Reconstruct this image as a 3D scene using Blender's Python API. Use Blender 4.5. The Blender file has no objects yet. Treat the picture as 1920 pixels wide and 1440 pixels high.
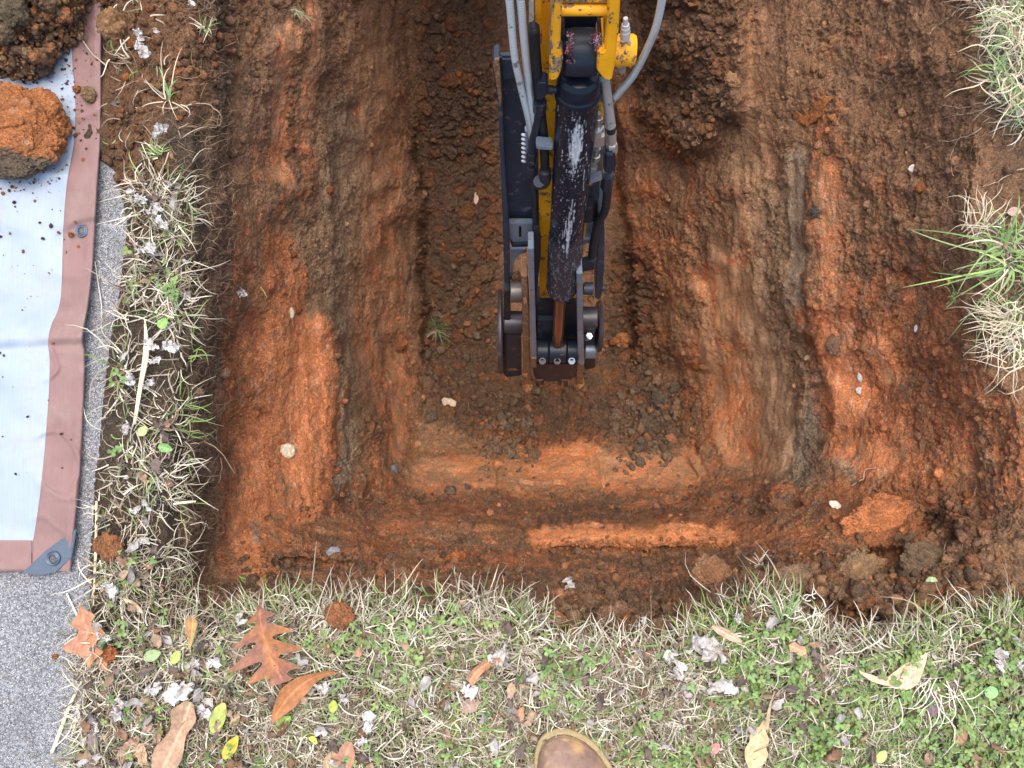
import bpy, bmesh, math, random
import numpy as np
from mathutils import Vector, Matrix

sc = bpy.context.scene
COL = sc.collection
rng = np.random.default_rng(7)
random.seed(7)

# ------------------------------------------------------------------ camera, sky, sun, exposure
CAM = np.array([0.0, 0.0, 1.35])
TILT = math.radians(3.0)
FPX = 1450.0                       # focal length in pixels of the 1920 px wide photograph
cd = bpy.data.cameras.new('camera'); cam = bpy.data.objects.new('camera', cd); COL.objects.link(cam)
cam.location = CAM; cam.rotation_euler = (TILT, 0, 0)
cd.sensor_width = 36; cd.lens = 36 * FPX / 1920; cd.clip_start = 0.02; cd.clip_end = 300
sc.camera = cam
w = bpy.data.worlds.new('World'); sc.world = w; w.use_nodes = True
nt = w.node_tree
sky = nt.nodes.new('ShaderNodeTexSky'); sky.sky_type = 'NISHITA'; sky.sun_disc = False
sky.sun_elevation = math.radians(76); sky.sun_rotation = math.radians(0)
sky.air_density = 1.2; sky.dust_density = 4.0; sky.ozone_density = 0.6
nt.links.new(sky.outputs[0], nt.nodes['Background'].inputs[0])
nt.nodes['Background'].inputs[1].default_value = 0.15
sd = bpy.data.lights.new('sun', 'SUN'); sd.energy = 1.1; sd.angle = math.radians(60); sd.color = (1, 0.96, 0.9)
sun = bpy.data.objects.new('sun', sd); COL.objects.link(sun)
sun.rotation_euler = (math.radians(-13), 0, math.radians(0))
sc.view_settings.view_transform = 'Standard'; sc.view_settings.look = 'None'
sc.view_settings.gamma = 1; sc.view_settings.use_curve_mapping = False
sc.view_settings.exposure = 1.05

# ------------------------------------------------------------------ measuring: photograph position + height -> point
ct, st = math.cos(TILT), math.sin(TILT)
def ray(u, v):
    x = (np.asarray(u, float) - 960) / FPX; y = -(np.asarray(v, float) - 720) / FPX
    x, y = np.broadcast_arrays(x, y)
    return np.stack([x, y * ct + st, y * st - ct], -1)
def at(u, v, z=0.0):
    r = ray(u, v); t = (np.asarray(z, float) - CAM[2]) / r[..., 2]
    return CAM + r * t[..., None]
def atd(u, v, Z):
    return CAM + ray(u, v) * np.asarray(Z, float)[..., None]

# ------------------------------------------------------------------ noise
def h3(ix, iy, iz, seed):
    n = (ix * 374761393 + iy * 668265263 + iz * 1442695041 + seed * 974634777) & 0xFFFFFFFF
    n = ((n ^ (n >> 13)) * 1274126177) & 0xFFFFFFFF
    n = ((n ^ (n >> 16)) * 2246822519) & 0xFFFFFFFF
    return ((n ^ (n >> 15)) & 0xFFFFFF) / float(0xFFFFFF)
def vn(p, seed=0):
    s = p.shape[:-1]; p = p.reshape(-1, 3)
    i = np.floor(p).astype(np.int64); f = p - i; f = f * f * f * (f * (f * 6 - 15) + 10)
    r = np.zeros(len(p))
    for a in (0, 1):
        wa = f[:, 0] if a else 1 - f[:, 0]
        for b in (0, 1):
            wb = f[:, 1] if b else 1 - f[:, 1]
            for c in (0, 1):
                wc = f[:, 2] if c else 1 - f[:, 2]
                r += h3(i[:, 0] + a, i[:, 1] + b, i[:, 2] + c, seed) * wa * wb * wc
    return (r * 2 - 1).reshape(s)
def fbm(p, octv=4, seed=0, gain=0.5):
    r = 0; a = 1.0; t = 0
    for k in range(octv):
        r = r + a * vn(p * (2.03 ** k) + 17.3 * k, seed + k); t += a; a *= gain
    return r / t
def worley(p, seed=0):
    s = p.shape[:-1]; p = p.reshape(-1, 3)
    i = np.floor(p).astype(np.int64)
    f1 = np.full(len(p), 9.0); f2 = np.full(len(p), 9.0); cid = np.zeros(len(p))
    for a in (-1, 0, 1):
        for b in (-1, 0, 1):
            for c in (-1, 0, 1):
                cx, cy, cz = i[:, 0] + a, i[:, 1] + b, i[:, 2] + c
                h = h3(cx, cy, cz, seed)
                d = (cx + h - p[:, 0]) ** 2 + (cy + (h * 57.31) % 1.0 - p[:, 1]) ** 2 + (cz + (h * 913.77) % 1.0 - p[:, 2]) ** 2
                m = d < f1
                f2 = np.where(m, f1, np.minimum(f2, d)); cid = np.where(m, (h * 7919.1) % 1.0, cid); f1 = np.where(m, d, f1)
    return np.sqrt(f1).reshape(s), np.sqrt(f2).reshape(s), cid.reshape(s)
def chunk(p, seed=0, edge=.22):
    """angular broken pieces: flat tilted tops parted by narrow cracks, -0.5 .. 0.5"""
    s = p.shape[:-1]; p = p.reshape(-1, 3)
    i = np.floor(p).astype(np.int64)
    f1 = np.full(len(p), 9.0); f2 = np.full(len(p), 9.0); hh = np.zeros(len(p)); off = np.zeros((len(p), 3))
    for a in (-1, 0, 1):
        for b in (-1, 0, 1):
            for c in (-1, 0, 1):
                cx, cy, cz = i[:, 0] + a, i[:, 1] + b, i[:, 2] + c
                h = h3(cx, cy, cz, seed)
                o = np.stack([cx + h - p[:, 0], cy + (h * 57.31) % 1.0 - p[:, 1], cz + (h * 913.77) % 1.0 - p[:, 2]], -1)
                d = (o ** 2).sum(-1); m = d < f1
                f2 = np.where(m, f1, np.minimum(f2, d)); hh = np.where(m, h, hh); off[m] = o[m]; f1 = np.where(m, d, f1)
    f1 = np.sqrt(f1); f2 = np.sqrt(f2); r1 = (hh * 7919.1) % 1.0
    t = off[:, 0] * ((hh * 331.7) % 1 - .5) + off[:, 1] * ((hh * 717.3) % 1 - .5) + off[:, 2] * ((hh * 151.9) % 1 - .5)
    e = np.clip((f2 - f1) / edge, 0, 1); e = e * (2 - e)
    h = e * (.35 + .65 * r1 + 1.1 * t) - .45
    return h.reshape(s), r1.reshape(s)
def sstep(a, b, x):
    t = np.clip((x - a) / (b - a), 0, 1); return t * t * (3 - 2 * t)
def cap(u, v, c):
    u0, v0, u1, v1, r, s = c
    dx, dy = u1 - u0, v1 - v0; L = dx * dx + dy * dy + 1e-9
    t = np.clip(((u - u0) * dx + (v - v0) * dy) / L, 0, 1)
    d = np.hypot(u - u0 - t * dx, v - v0 - t * dy) / r
    return s * (1 - sstep(0.55, 1.25, d))
def caps(u, v, L):
    m = np.zeros(np.broadcast(u, v).shape)
    for c in L: m = np.maximum(m, cap(u, v, c))
    return m

# ------------------------------------------------------------------ mesh helpers
def mk(name, V, F, mat, parent=None, col=None, smooth=True, uv=None, orig=None):
    V = np.asarray(V, np.float64).reshape(-1, 3)
    if parent is not None: o0 = np.array(parent.get('_o', (0, 0, 0)))
    elif orig is not None: o0 = np.array(orig)
    else: o0 = np.zeros(3)
    me = bpy.data.meshes.new(name)
    me.vertices.add(len(V)); me.vertices.foreach_set('co', (V - o0).astype(np.float32).ravel())
    groups = F if isinstance(F, list) else [np.asarray(F)]
    groups = [np.asarray(g) for g in groups if len(g)]
    nl = sum(g.size for g in groups); nf = sum(len(g) for g in groups)
    me.loops.add(nl); me.polygons.add(nf)
    me.loops.foreach_set('vertex_index', np.concatenate([g.ravel() for g in groups]).astype(np.int32))
    tot = np.concatenate([np.full(len(g), g.shape[1]) for g in groups]).astype(np.int32)
    st_ = np.concatenate([[0], np.cumsum(tot)[:-1]]).astype(np.int32)
    me.polygons.foreach_set('loop_start', st_)
    try: me.polygons.foreach_set('loop_total', tot)
    except Exception: pass
    me.polygons.foreach_set('use_smooth', np.full(nf, smooth))
    if col is not None:
        c = np.asarray(col, np.float32)
        if c.ndim == 1: c = np.broadcast_to(c, (len(V), c.shape[0]))
        if c.shape[1] == 3: c = np.concatenate([c, np.ones((len(V), 1), np.float32)], 1)
        at_ = me.color_attributes.new('tint', 'FLOAT_COLOR', 'POINT')
        at_.data.foreach_set('color', np.ascontiguousarray(c, np.float32).ravel())
    me.update(calc_edges=True)
    if mat is not None: me.materials.append(mat)
    ob = bpy.data.objects.new(name, me); COL.objects.link(ob)
    if parent is not None: ob.parent = parent
    else: ob.location = o0
    return ob
def tag(o, label=None, cat=None, group=None, kind=None):
    if label: o['label'] = label
    if cat: o['category'] = cat
    if group: o['group'] = group
    if kind: o['kind'] = kind
    return o
def root(name, label, cat, loc, group=None):
    o = bpy.data.objects.new(name, None); COL.objects.link(o); o.location = loc; o['_o'] = [float(x) for x in loc]
    o.empty_display_size = 0.05
    return tag(o, label, cat, group)
def grid_faces(nv, nu, wrap=False):
    a = np.arange(nv * nu).reshape(nv, nu)
    if wrap: a = np.concatenate([a, a[:, :1]], 1)
    return np.stack([a[:-1, :-1], a[:-1, 1:], a[1:, 1:], a[1:, :-1]], -1).reshape(-1, 4)
def bm_arrays(bm):
    bm.verts.ensure_lookup_table()
    V = np.array([v.co[:] for v in bm.verts]); T = []; Q = []
    bmesh.ops.triangulate(bm, faces=[f for f in bm.faces if len(f.verts) > 4])
    for f in bm.faces:
        ix = [v.index for v in f.verts]; (T if len(ix) == 3 else Q).append(ix)
    return V, [np.array(T, int).reshape(-1, 3), np.array(Q, int).reshape(-1, 4)]

# ------------------------------------------------------------------ materials
def newmat(name):
    m = bpy.data.materials.new(name); m.use_nodes = True
    return m, m.node_tree, m.node_tree.nodes['Principled BSDF']
def N(nt, t, **k):
    n = nt.nodes.new(t)
    for a, b in k.items():
        if a.startswith('i_'): n.inputs[a[2:].replace('_', ' ')].default_value = b
        else: setattr(n, a, b)
    return n
def mixc(nt, bt, f, a, b):
    n = nt.nodes.new('ShaderNodeMix'); n.data_type = 'RGBA'; n.blend_type = bt
    for s, x in ((0, f), (6, a), (7, b)):
        if hasattr(x, 'is_linked') or hasattr(x, 'links'): nt.links.new(x, n.inputs[s])
        else: n.inputs[s].default_value = x
    return n.outputs[2]
def ramp(nt, src, stops):
    r = nt.nodes.new('ShaderNodeValToRGB'); e = r.color_ramp.elements
    e[0].position, e[0].color = stops[0]; e[1].position, e[1].color = stops[-1]
    for p, c in stops[1:-1]:
        q = e.new(p); q.color = c
    nt.links.new(src, r.inputs[0]); return r.outputs[0]
def g(v): return (v, v, v, 1)
def tint_mat(name, rough=0.8, var=0.0, vscale=300, bump=0.0, bscale=300, spec=0.3, metal=0.0, bdist=0.002, sub=0.0, coat=0):
    m, t, b = newmat(name)
    a = N(t, 'ShaderNodeAttribute', attribute_name='tint'); c = a.outputs['Color']
    tc = N(t, 'ShaderNodeTexCoord')
    if var:
        n = N(t, 'ShaderNodeTexNoise', i_Scale=vscale, i_Detail=4.0, i_Roughness=0.65); t.links.new(tc.outputs['Object'], n.inputs['Vector'])
        r = ramp(t, n.outputs['Fac'], [(0.25, g(1 - var)), (0.75, g(1 + var))])
        c = mixc(t, 'MULTIPLY', 1.0, c, r)
    t.links.new(c, b.inputs['Base Color'])
    if bump:
        n = N(t, 'ShaderNodeTexNoise', i_Scale=bscale, i_Detail=6.0, i_Roughness=0.7); t.links.new(tc.outputs['Object'], n.inputs['Vector'])
        bp = N(t, 'ShaderNodeBump', i_Strength=bump, i_Distance=bdist); t.links.new(n.outputs['Fac'], bp.inputs['Height'])
        t.links.new(bp.outputs[0], b.inputs['Normal'])
    b.inputs['Roughness'].default_value = rough; b.inputs['Specular IOR Level'].default_value = spec
    b.inputs['Metallic'].default_value = metal; b.inputs['Coat Weight'].default_value = coat
    return m

def soil_material(name, fine=420):
    m, t, b = newmat(name)
    a = N(t, 'ShaderNodeAttribute', attribute_name='tint')
    tc = N(t, 'ShaderNodeTexCoord'); o = tc.outputs['Object']
    n1 = N(t, 'ShaderNodeTexNoise', i_Scale=fine, i_Detail=5.0, i_Roughness=0.75); t.links.new(o, n1.inputs['Vector'])
    n2 = N(t, 'ShaderNodeTexNoise', i_Scale=60.0, i_Detail=6.0, i_Roughness=0.7); t.links.new(o, n2.inputs['Vector'])
    v1 = N(t, 'ShaderNodeTexVoronoi', i_Scale=260.0); t.links.new(o, v1.inputs['Vector'])
    c = mixc(t, 'MULTIPLY', 1.0, a.outputs['Color'], ramp(t, n1.outputs['Fac'], [(0.28, g(0.42)), (0.5, g(1.0)), (0.72, g(1.75))]))
    c = mixc(t, 'MULTIPLY', 1.0, c, ramp(t, n2.outputs['Fac'], [(0.3, (0.72, 0.75, 0.8, 1)), (0.7, (1.3, 1.24, 1.15, 1))]))
    n3 = N(t, 'ShaderNodeTexNoise', i_Scale=170.0, i_Detail=6.0, i_Roughness=0.75); t.links.new(o, n3.inputs['Vector'])
    c = mixc(t, 'MULTIPLY', 1.0, c, ramp(t, n3.outputs['Fac'], [(0.32, (.62, .62, .64, 1)), (0.5, g(1.0)), (0.68, (1.32, 1.28, 1.22, 1))]))
    # pale mineral grains
    s = ramp(t, N(t, 'ShaderNodeSeparateColor').outputs[0], [(0, g(0)), (1, g(1))])
    sep = [n for n in t.nodes if n.bl_idname == 'ShaderNodeSeparateColor'][0]; t.links.new(v1.outputs['Color'], sep.inputs[0])
    gr = ramp(t, sep.outputs[0], [(0.93, g(0)), (0.96, g(0.6))])
    c = mixc(t, 'MIX', gr, c, mixc(t, 'ADD', 1.0, c, (0.10, 0.07, 0.045, 1)))
    t.links.new(c, b.inputs['Base Color'])
    ad = N(t, 'ShaderNodeMath', operation='ADD'); t.links.new(n1.outputs['Fac'], ad.inputs[0])
    mu = N(t, 'ShaderNodeMath', operation='MULTIPLY'); mu.inputs[1].default_value = -0.6; t.links.new(v1.outputs['Distance'], mu.inputs[0]); t.links.new(mu.outputs[0], ad.inputs[1])
    bs = N(t, 'ShaderNodeMath', operation='MULTIPLY'); bs.inputs[1].default_value = 0.9; t.links.new(a.outputs['Alpha'], bs.inputs[0])
    bp = N(t, 'ShaderNodeBump', i_Distance=0.006); t.links.new(bs.outputs[0], bp.inputs['Strength']); t.links.new(ad.outputs[0], bp.inputs['Height'])
    n4 = N(t, 'ShaderNodeTexNoise', i_Scale=130.0, i_Detail=9.0, i_Roughness=0.82); t.links.new(o, n4.inputs['Vector'])
    v4 = N(t, 'ShaderNodeTexVoronoi', i_Scale=190.0, feature='F1'); t.links.new(o, v4.inputs['Vector'])
    a4 = N(t, 'ShaderNodeMath', operation='SUBTRACT'); t.links.new(n4.outputs['Fac'], a4.inputs[0])
    m4 = N(t, 'ShaderNodeMath', operation='MULTIPLY'); m4.inputs[1].default_value = .5; t.links.new(v4.outputs['Distance'], m4.inputs[0]); t.links.new(m4.outputs[0], a4.inputs[1])
    bp2 = N(t, 'ShaderNodeBump', i_Distance=0.009); t.links.new(bs.outputs[0], bp2.inputs['Strength']); t.links.new(a4.outputs[0], bp2.inputs['Height']); t.links.new(bp.outputs[0], bp2.inputs['Normal'])
    t.links.new(bp2.outputs[0], b.inputs['Normal'])
    rr = ramp(t, a.outputs['Alpha'], [(0.2, g(0.62)), (0.9, g(0.88))]); t.links.new(rr, b.inputs['Roughness'])
    b.inputs['Specular IOR Level'].default_value = 0.35
    return m
M_SOIL = soil_material('soil')
M_ROOT = tint_mat('root_fibre', 0.85)
M_BLADE = tint_mat('grass_blade', 0.75, spec=0.25)
M_LEAF = tint_mat('dry_leaf', 0.6, var=0.35, vscale=120, bump=0.3, bscale=220, bdist=0.001)
M_GREEN = tint_mat('fresh_leaf', 0.5, var=0.2, vscale=150, spec=0.4)
M_STONE = tint_mat('stone', 0.7, var=0.4, vscale=200, bump=0.5, bscale=200)

# ------------------------------------------------------------------ the ground with the pit dug into it
ROWS = [
 (-900, [0, 0, 0, -.01, -.02, -.02, -.02, -.02, -.02, -.02, -.02, -.01, 0, 0], [-150, 330, 400, 470, 600, 760, 960, 1150, 1300, 1480, 1550, 1700, 1830, 2050]),
 (-450, [0, 0, 0, -.03, -.06, -.1, -.14, -.12, -.1, -.08, -.06, -.03, 0, 0], [-150, 330, 400, 470, 600, 760, 960, 1150, 1300, 1480, 1550, 1700, 1830, 2050]),
 (-150, [0, 0, -.03, -.14, -.33, -0.85, -0.98, -0.86, -.5, -.37, -.32, -.19, -.03, 0], [-150, 350, 415, 480, 600, 760, 960, 1150, 1300, 1480, 1550, 1700, 1830, 2050]),
 (100, [0, 0, -.03, -.17, -.40, -1.05, -1.12, -1.02, -0.68, -.45, -.38, -.21, -.04, 0], [-150, 355, 405, 480, 610, 772, 960, 1150, 1300, 1470, 1530, 1690, 1815, 2050]),
 (300, [0, 0, -.03, -.20, -0.52, -1.16, -1.24, -1.14, -0.78, -.50, -.42, -.23, -.04, 0], [-150, 350, 395, 465, 620, 790, 960, 1165, 1320, 1480, 1530, 1690, 1820, 2050]),
 (560, [0, 0, -.03, -.22, -0.56, -1.22, -1.3, -1.2, -0.84, -.52, -.45, -.26, -.03, 0], [-150, 345, 385, 450, 625, 797, 960, 1200, 1350, 1490, 1530, 1690, 1830, 2050]),
 (700, [0, 0, -.03, -.24, -0.57, -1.24, -1.3, -1.2, -0.86, -.52, -.46, -.28, -.04, 0], [-150, 335, 375, 440, 630, 792, 960, 1240, 1380, 1510, 1548, 1700, 1870, 2080]),
 (850, [0, 0, -.03, -.25, -.56, -1.0, -1.04, -1.0, -0.8, -.51, -.43, -.28, -.05, 0], [-150, 325, 360, 430, 640, 785, 960, 1285, 1410, 1505, 1560, 1710, 1895, 2080]),
 (905, [0, 0, -.03, -.25, -0.5, -0.82, -0.88, -0.86, -0.7, -.49, -.39, -.26, -.05, 0], [-150, 315, 350, 430, 645, 770, 960, 1310, 1420, 1480, 1560, 1710, 1905, 2080]),
 (950, [0, 0, -.03, -.24, -0.44, -0.68, -0.72, -0.7, -0.56, -0.46, -.31, -.23, -.05, 0], [-150, 310, 345, 435, 610, 740, 960, 1300, 1400, 1450, 1560, 1710, 1910, 2080]),
 (983, [0, 0, -.03, -.22, -0.39, -0.54, -0.5, -0.47, -0.42, -0.37, -.27, -.20, -.05, 0], [-150, 305, 342, 440, 575, 720, 960, 1300, 1400, 1450, 1560, 1710, 1905, 2080]),
 (1028, [0, 0, -.03, -.20, -0.29, -0.38, -0.4, -0.385, -0.34, -0.28, -.21, -.15, -.04, 0], [-150, 300, 340, 440, 565, 720, 960, 1300, 1400, 1450, 1560, 1710, 1900, 2080]),
 (1075, [0, 0, -.03, -0.14, -0.19, -0.21, -0.22, -0.21, -0.19, -0.16, -.09, -.09, -.03, 0], [-150, 300, 338, 430, 545, 720, 960, 1300, 1400, 1450, 1560, 1710, 1900, 2080]),
 (1130, [0, 0, -.01, -.02, -.02, -.03, -.03, -.03, -.03, -.03, -.02, -.02, -.01, 0], [-150, 300, 335, 430, 545, 720, 960, 1300, 1400, 1450, 1560, 1710, 1900, 2080]),
 (1165, [0] * 14, [-150, 300, 335, 430, 545, 720, 960, 1300, 1400, 1450, 1560, 1710, 1900, 2080]),
 (2600, [0] * 14, [-150, 300, 335, 430, 545, 720, 960, 1300, 1400, 1450, 1560, 1710, 1900, 2080])]
RV = np.array([r[0] for r in ROWS], float); RZ = np.array([r[1] for r in ROWS], float); RU = np.array([r[2] for r in ROWS], float)
LIP_U = [-400, 330, 430, 520, 700, 850, 950, 1060, 1200, 1300, 1400, 1470, 1560, 1650, 1750, 1850, 2100]
LIP_V = [1165, 1165, 1150, 1128, 1130, 1118, 1130, 1160, 1190, 1165, 1110, 1130, 1185, 1195, 1165, 1150, 1140]
def lip(u): return np.interp(u, LIP_U, LIP_V)
PAVE_V = [-900, 240, 320, 420, 560, 700, 800, 900, 1000, 1150, 1250, 1440, 2600]
PAVE_U = [120, 120, 226, 245, 232, 212, 202, 188, 182, 175, 168, 162, 150]
def pave(v): return np.interp(v, PAVE_V, PAVE_U)

def base_z(u, v):
    L = lip(u)
    vv = np.where(v > 1000, np.where(v < L, 1000 + (v - 1000) * 130 / (L - 1000), 1130 + (v - L)), v)
    k = np.clip(np.searchsorted(RV, vv, side='right') - 1, 0, len(RV) - 2)
    t = np.clip((vv - RV[k]) / (RV[k + 1] - RV[k]), 0, 1)
    uk = RU[k] * (1 - t)[..., None] + RU[k + 1] * t[..., None]
    zk = RZ[k] * (1 - t)[..., None] + RZ[k + 1] * t[..., None]
    z = zk[..., 0].copy()
    for j in range(13):
        a, b = uk[..., j], uk[..., j + 1]
        s = np.clip((u - a) / (b - a), 0, 1)
        z = np.where(u >= a, zk[..., j] * (1 - s) + zk[..., j + 1] * s, z)
    return z

fu = np.concatenate([np.linspace(-2500, -50, 40, endpoint=False), np.arange(-50, 1975, 2.1), np.linspace(1980, 4400, 40)])
fv = np.concatenate([np.linspace(-2200, -50, 60, endpoint=False), np.arange(-50, 1490, 2.1), np.linspace(1494, 3600, 36)])
nU, nV = len(fu), len(fv)
U, Vv = np.meshgrid(fu, fv)
q = np.stack([U / 100, Vv / 100, np.zeros_like(U)], -1)
wu = fbm(q * 1.1, 4, 3) * 30 + fbm(q * 6, 3, 5) * 12
wv = fbm(q * 1.1, 4, 13) * 22 + fbm(q * 6, 3, 15) * 9
inside = sstep(1500, 1100, Vv)
gu = fbm(q * 1.1, 3, 3) * 26 + fbm(q * np.array([7, 2.2, 1]), 3, 5) * 4.0; gv = fbm(q * 1.1, 3, 13) * 16 + fbm(q * np.array([2.2, 7, 1]), 3, 15) * 3.0
wuw = gu * sstep(250, 380, U)
Z0 = base_z(U + wuw, Vv + gv * inside)
# the hanging lump of brown soil right of the arm, with its undercut
lump = caps(U + wu * .6, Vv + wv * .7, [(1290, -80, 1290, 215, 72, 1), (1225, 120, 1240, 190, 45, .8), (1350, -80, 1350, 190, 50, .8)])
Z0 = Z0 + 0.10 * lump
slot = sstep(782, 796, U + gu + 6 * fbm(q * np.array([2, 14, 1]), 3, 17)) * sstep(1190, 1168, U + gu * .7 + (Vv - 500) * .05 * -1) * sstep(705, 640, Vv + gv) * sstep(120, 330, Vv + gv)
Z0 = Z0 - .12 * slot
# smaller slabs, grooves and steps left by the bucket
for c, a in [((1262, 640, 1262, 820, 26, 1), .012), ((745, 640, 745, 900, 24, 1), -.010), ((1500, 290, 1500, 640, 20, 1), -.012),
             ((1505, 640, 1540, 740, 20, 1), -.02), ((1540, 740, 1480, 930, 26, 1), -.025), ((1380, 350, 1370, 470, 35, 1), .0),
             ((1290, 560, 1300, 690, 40, 1), .02), ((1660, 960, 1740, 950, 45, 1), -.02), ((1750, 980, 1770, 1000, 26, 1), -.05),
             ((1560, 330, 1560, 640, 30, 1), .006), ((560, 600, 545, 980, 34, 1), .006), ((640, 650, 640, 930, 18, 1), -.012),
             ((585, 700, 590, 950, 30, 1), .005), ((1130, 880, 1140, 930, 5, 1), -.014), ((930, 870, 932, 925, 5, 1), -.014),
             ((1300, 830, 1325, 890, 5, 1), -.014), ((520, 1060, 660, 1060, 10, 1), -.03), ((1040, 1035, 1300, 1040, 12, 1), -.018),
             ((1620, 1030, 1700, 1036, 10, 1), -.035), ((1480, 1130, 1640, 1165, 26, 1), -.05), ((900, 940, 1290, 935, 10, 1), -.008)]:
    Z0 = Z0 + a * cap(U + gu * .6, Vv + gv * .6, c)
# soften creases a little
for _ in range(2):
    Z0[1:-1, 1:-1] = (Z0[1:-1, 1:-1] * 2 + Z0[:-2, 1:-1] + Z0[2:, 1:-1] + Z0[1:-1, :-2] + Z0[1:-1, 2:]) / 6
# bed below the pavement on the left
Z0 = np.where(U < pave(Vv) - 14, -0.03, Z0 + 0.012 * sstep(pave(Vv) - 14, pave(Vv) + 25, U) * sstep(-0.02, 0, Z0))
PB = at(U, Vv, Z0)
def normals(P):
    du = np.gradient(P, axis=1); dv = np.gradient(P, axis=0)
    n = np.cross(dv, du); n /= np.linalg.norm(n, axis=-1, keepdims=True) + 1e-12
    return n
NB = normals(PB)
for _ in range(4):
    NB[1:-1, 1:-1] = (NB[1:-1, 1:-1] + NB[:-2, 1:-1] + NB[2:, 1:-1] + NB[1:-1, :-2] + NB[1:-1, 2:]); NB /= np.linalg.norm(NB, axis=-1, keepdims=True)
digd = sstep(-0.002, -0.05, Z0)            # how much this is dug soil
su, sv = U + wu * .7, Vv + wv * .7
SMOOTH = caps(su, sv, [(525, 60, 528, 340, 20, .8), (590, -40, 575, 260, 18, .8), (575, 620, 555, 960, 42, .75), (480, 850, 470, 1060, 30, .6),
    (800, 895, 1300, 885, 34, .95), (1010, 860, 1110, 860, 30, .9), (560, 985, 900, 1005, 24, .3), (1010, 1000, 1360, 1000, 19, .95), (1370, 520, 1440, 840, 60, .95), (690, 60, 700, 700, 60, .45), (1420, 60, 1420, 300, 40, .4), (520, 460, 520, 1040, 60, .35), (470, 100, 470, 460, 40, .4),
    (1400, 280, 1420, 560, 26, .55), (1497, 290, 1500, 600, 18, .6), (1560, 330, 1558, 580, 26, .55), (1560, 620, 1590, 760, 40, .7), (1650, 640, 1665, 700, 26, .7),
    (1330, 640, 1380, 860, 26, .8), (745, 660, 748, 860, 16, .8), (700, 450, 720, 640, 50, .35), (1590, 850, 1660, 860, 30, .7), (560, 1085, 880, 1100, 26, .5),
    (1600, 1360, 1600, 1361, 1, 0)])
ROUGH = np.clip(1 - SMOOTH, 0.07, 1)
PD = PB.copy()
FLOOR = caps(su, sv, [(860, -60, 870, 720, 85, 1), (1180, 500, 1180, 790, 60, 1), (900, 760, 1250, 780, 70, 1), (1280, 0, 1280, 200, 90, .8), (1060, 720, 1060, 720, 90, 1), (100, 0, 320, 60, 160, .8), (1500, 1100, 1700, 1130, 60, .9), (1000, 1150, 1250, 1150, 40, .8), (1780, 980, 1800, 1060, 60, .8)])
# big form
WR = ROUGH * (.36 + .64 * FLOOR)
WR = np.maximum(WR, .8 * sstep(880, 930, Vv) * sstep(1130, 1090, Vv) * sstep(430, 520, U) * sstep(.08, .30, fbm(PB * np.array([7, 16, 22]) + 5, 4, 97, .6)))
d = (0.014 * fbm(PB * 7, 3, 21) + 0.004 * fbm(PB * 22, 3, 31)) * digd * (0.35 + 0.65 * ROUGH)
jit = 0.004 * np.stack([fbm(PB * 70, 2, 44), fbm(PB * 70, 2, 45), fbm(PB * 70, 2, 46)], -1)
dk0 = sstep(880, 930, Vv) * sstep(1130, 1090, Vv) * sstep(430, 520, U) * sstep(.08, .30, fbm(PB * np.array([7, 16, 22]) + 5, 4, 97, .6))
h1, c1 = chunk((PB + jit) * 24, 41); d += digd * ROUGH * 0.020 * h1 * (0.03 + FLOOR) + .009 * h1 * dk0
h2, c2 = chunk((PB + jit * .7) * 58, 51); d += digd * 0.0085 * h2 * WR
jit = 0.0012 * np.stack([fbm(PB * 260, 2, 64), fbm(PB * 260, 2, 65), fbm(PB * 260, 2, 66)], -1)
f1, f2, c3 = worley((PB + jit) * 150, 61)
patchy = .35 + .65 * sstep(-.25, .35, fbm(PB * 10, 3, 66))
d += (0.35 + .65 * digd) * patchy * ROUGH * 0.0040 * (np.sqrt(np.clip(1 - (f1 / .8) ** 2, 0, 1)) - .5) * (.5 + c3)
# scrape marks: long along the drag direction
sideways = sstep(900, 960, Vv) * sstep(420, 520, U)
q1 = PB * np.array([120, 6, 120]); q2 = PB * np.array([7, 110, 150])
ad = fbm(q1 + fbm(PB * 9, 2, 71)[..., None] * .8, 4, 72, .6); bd = fbm(q2 + fbm(PB * 9, 2, 73)[..., None] * .8, 4, 74, .6)
STRK = ad * (1 - sideways) + bd * sideways
d += digd * 0.0022 * STRK * (1 - 0.75 * FLOOR)
d += digd * ROUGH * .0038 * fbm(PB * 85, 4, 85, .82)
pits = sstep(.32, .62, fbm(PB * 85, 3, 81)); d -= digd * 0.008 * pits * (0.15 + 0.85 * ROUGH) * patchy * (1 - .5 * FLOOR)
d += 0.005 * fbm(PB * 40, 3, 91) * (1 - digd) * (U > pave(Vv))
vis = sstep(-1500, -200, U) * sstep(3600, 2300, U)
PD = PB + NB * (d * vis)[..., None]
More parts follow.
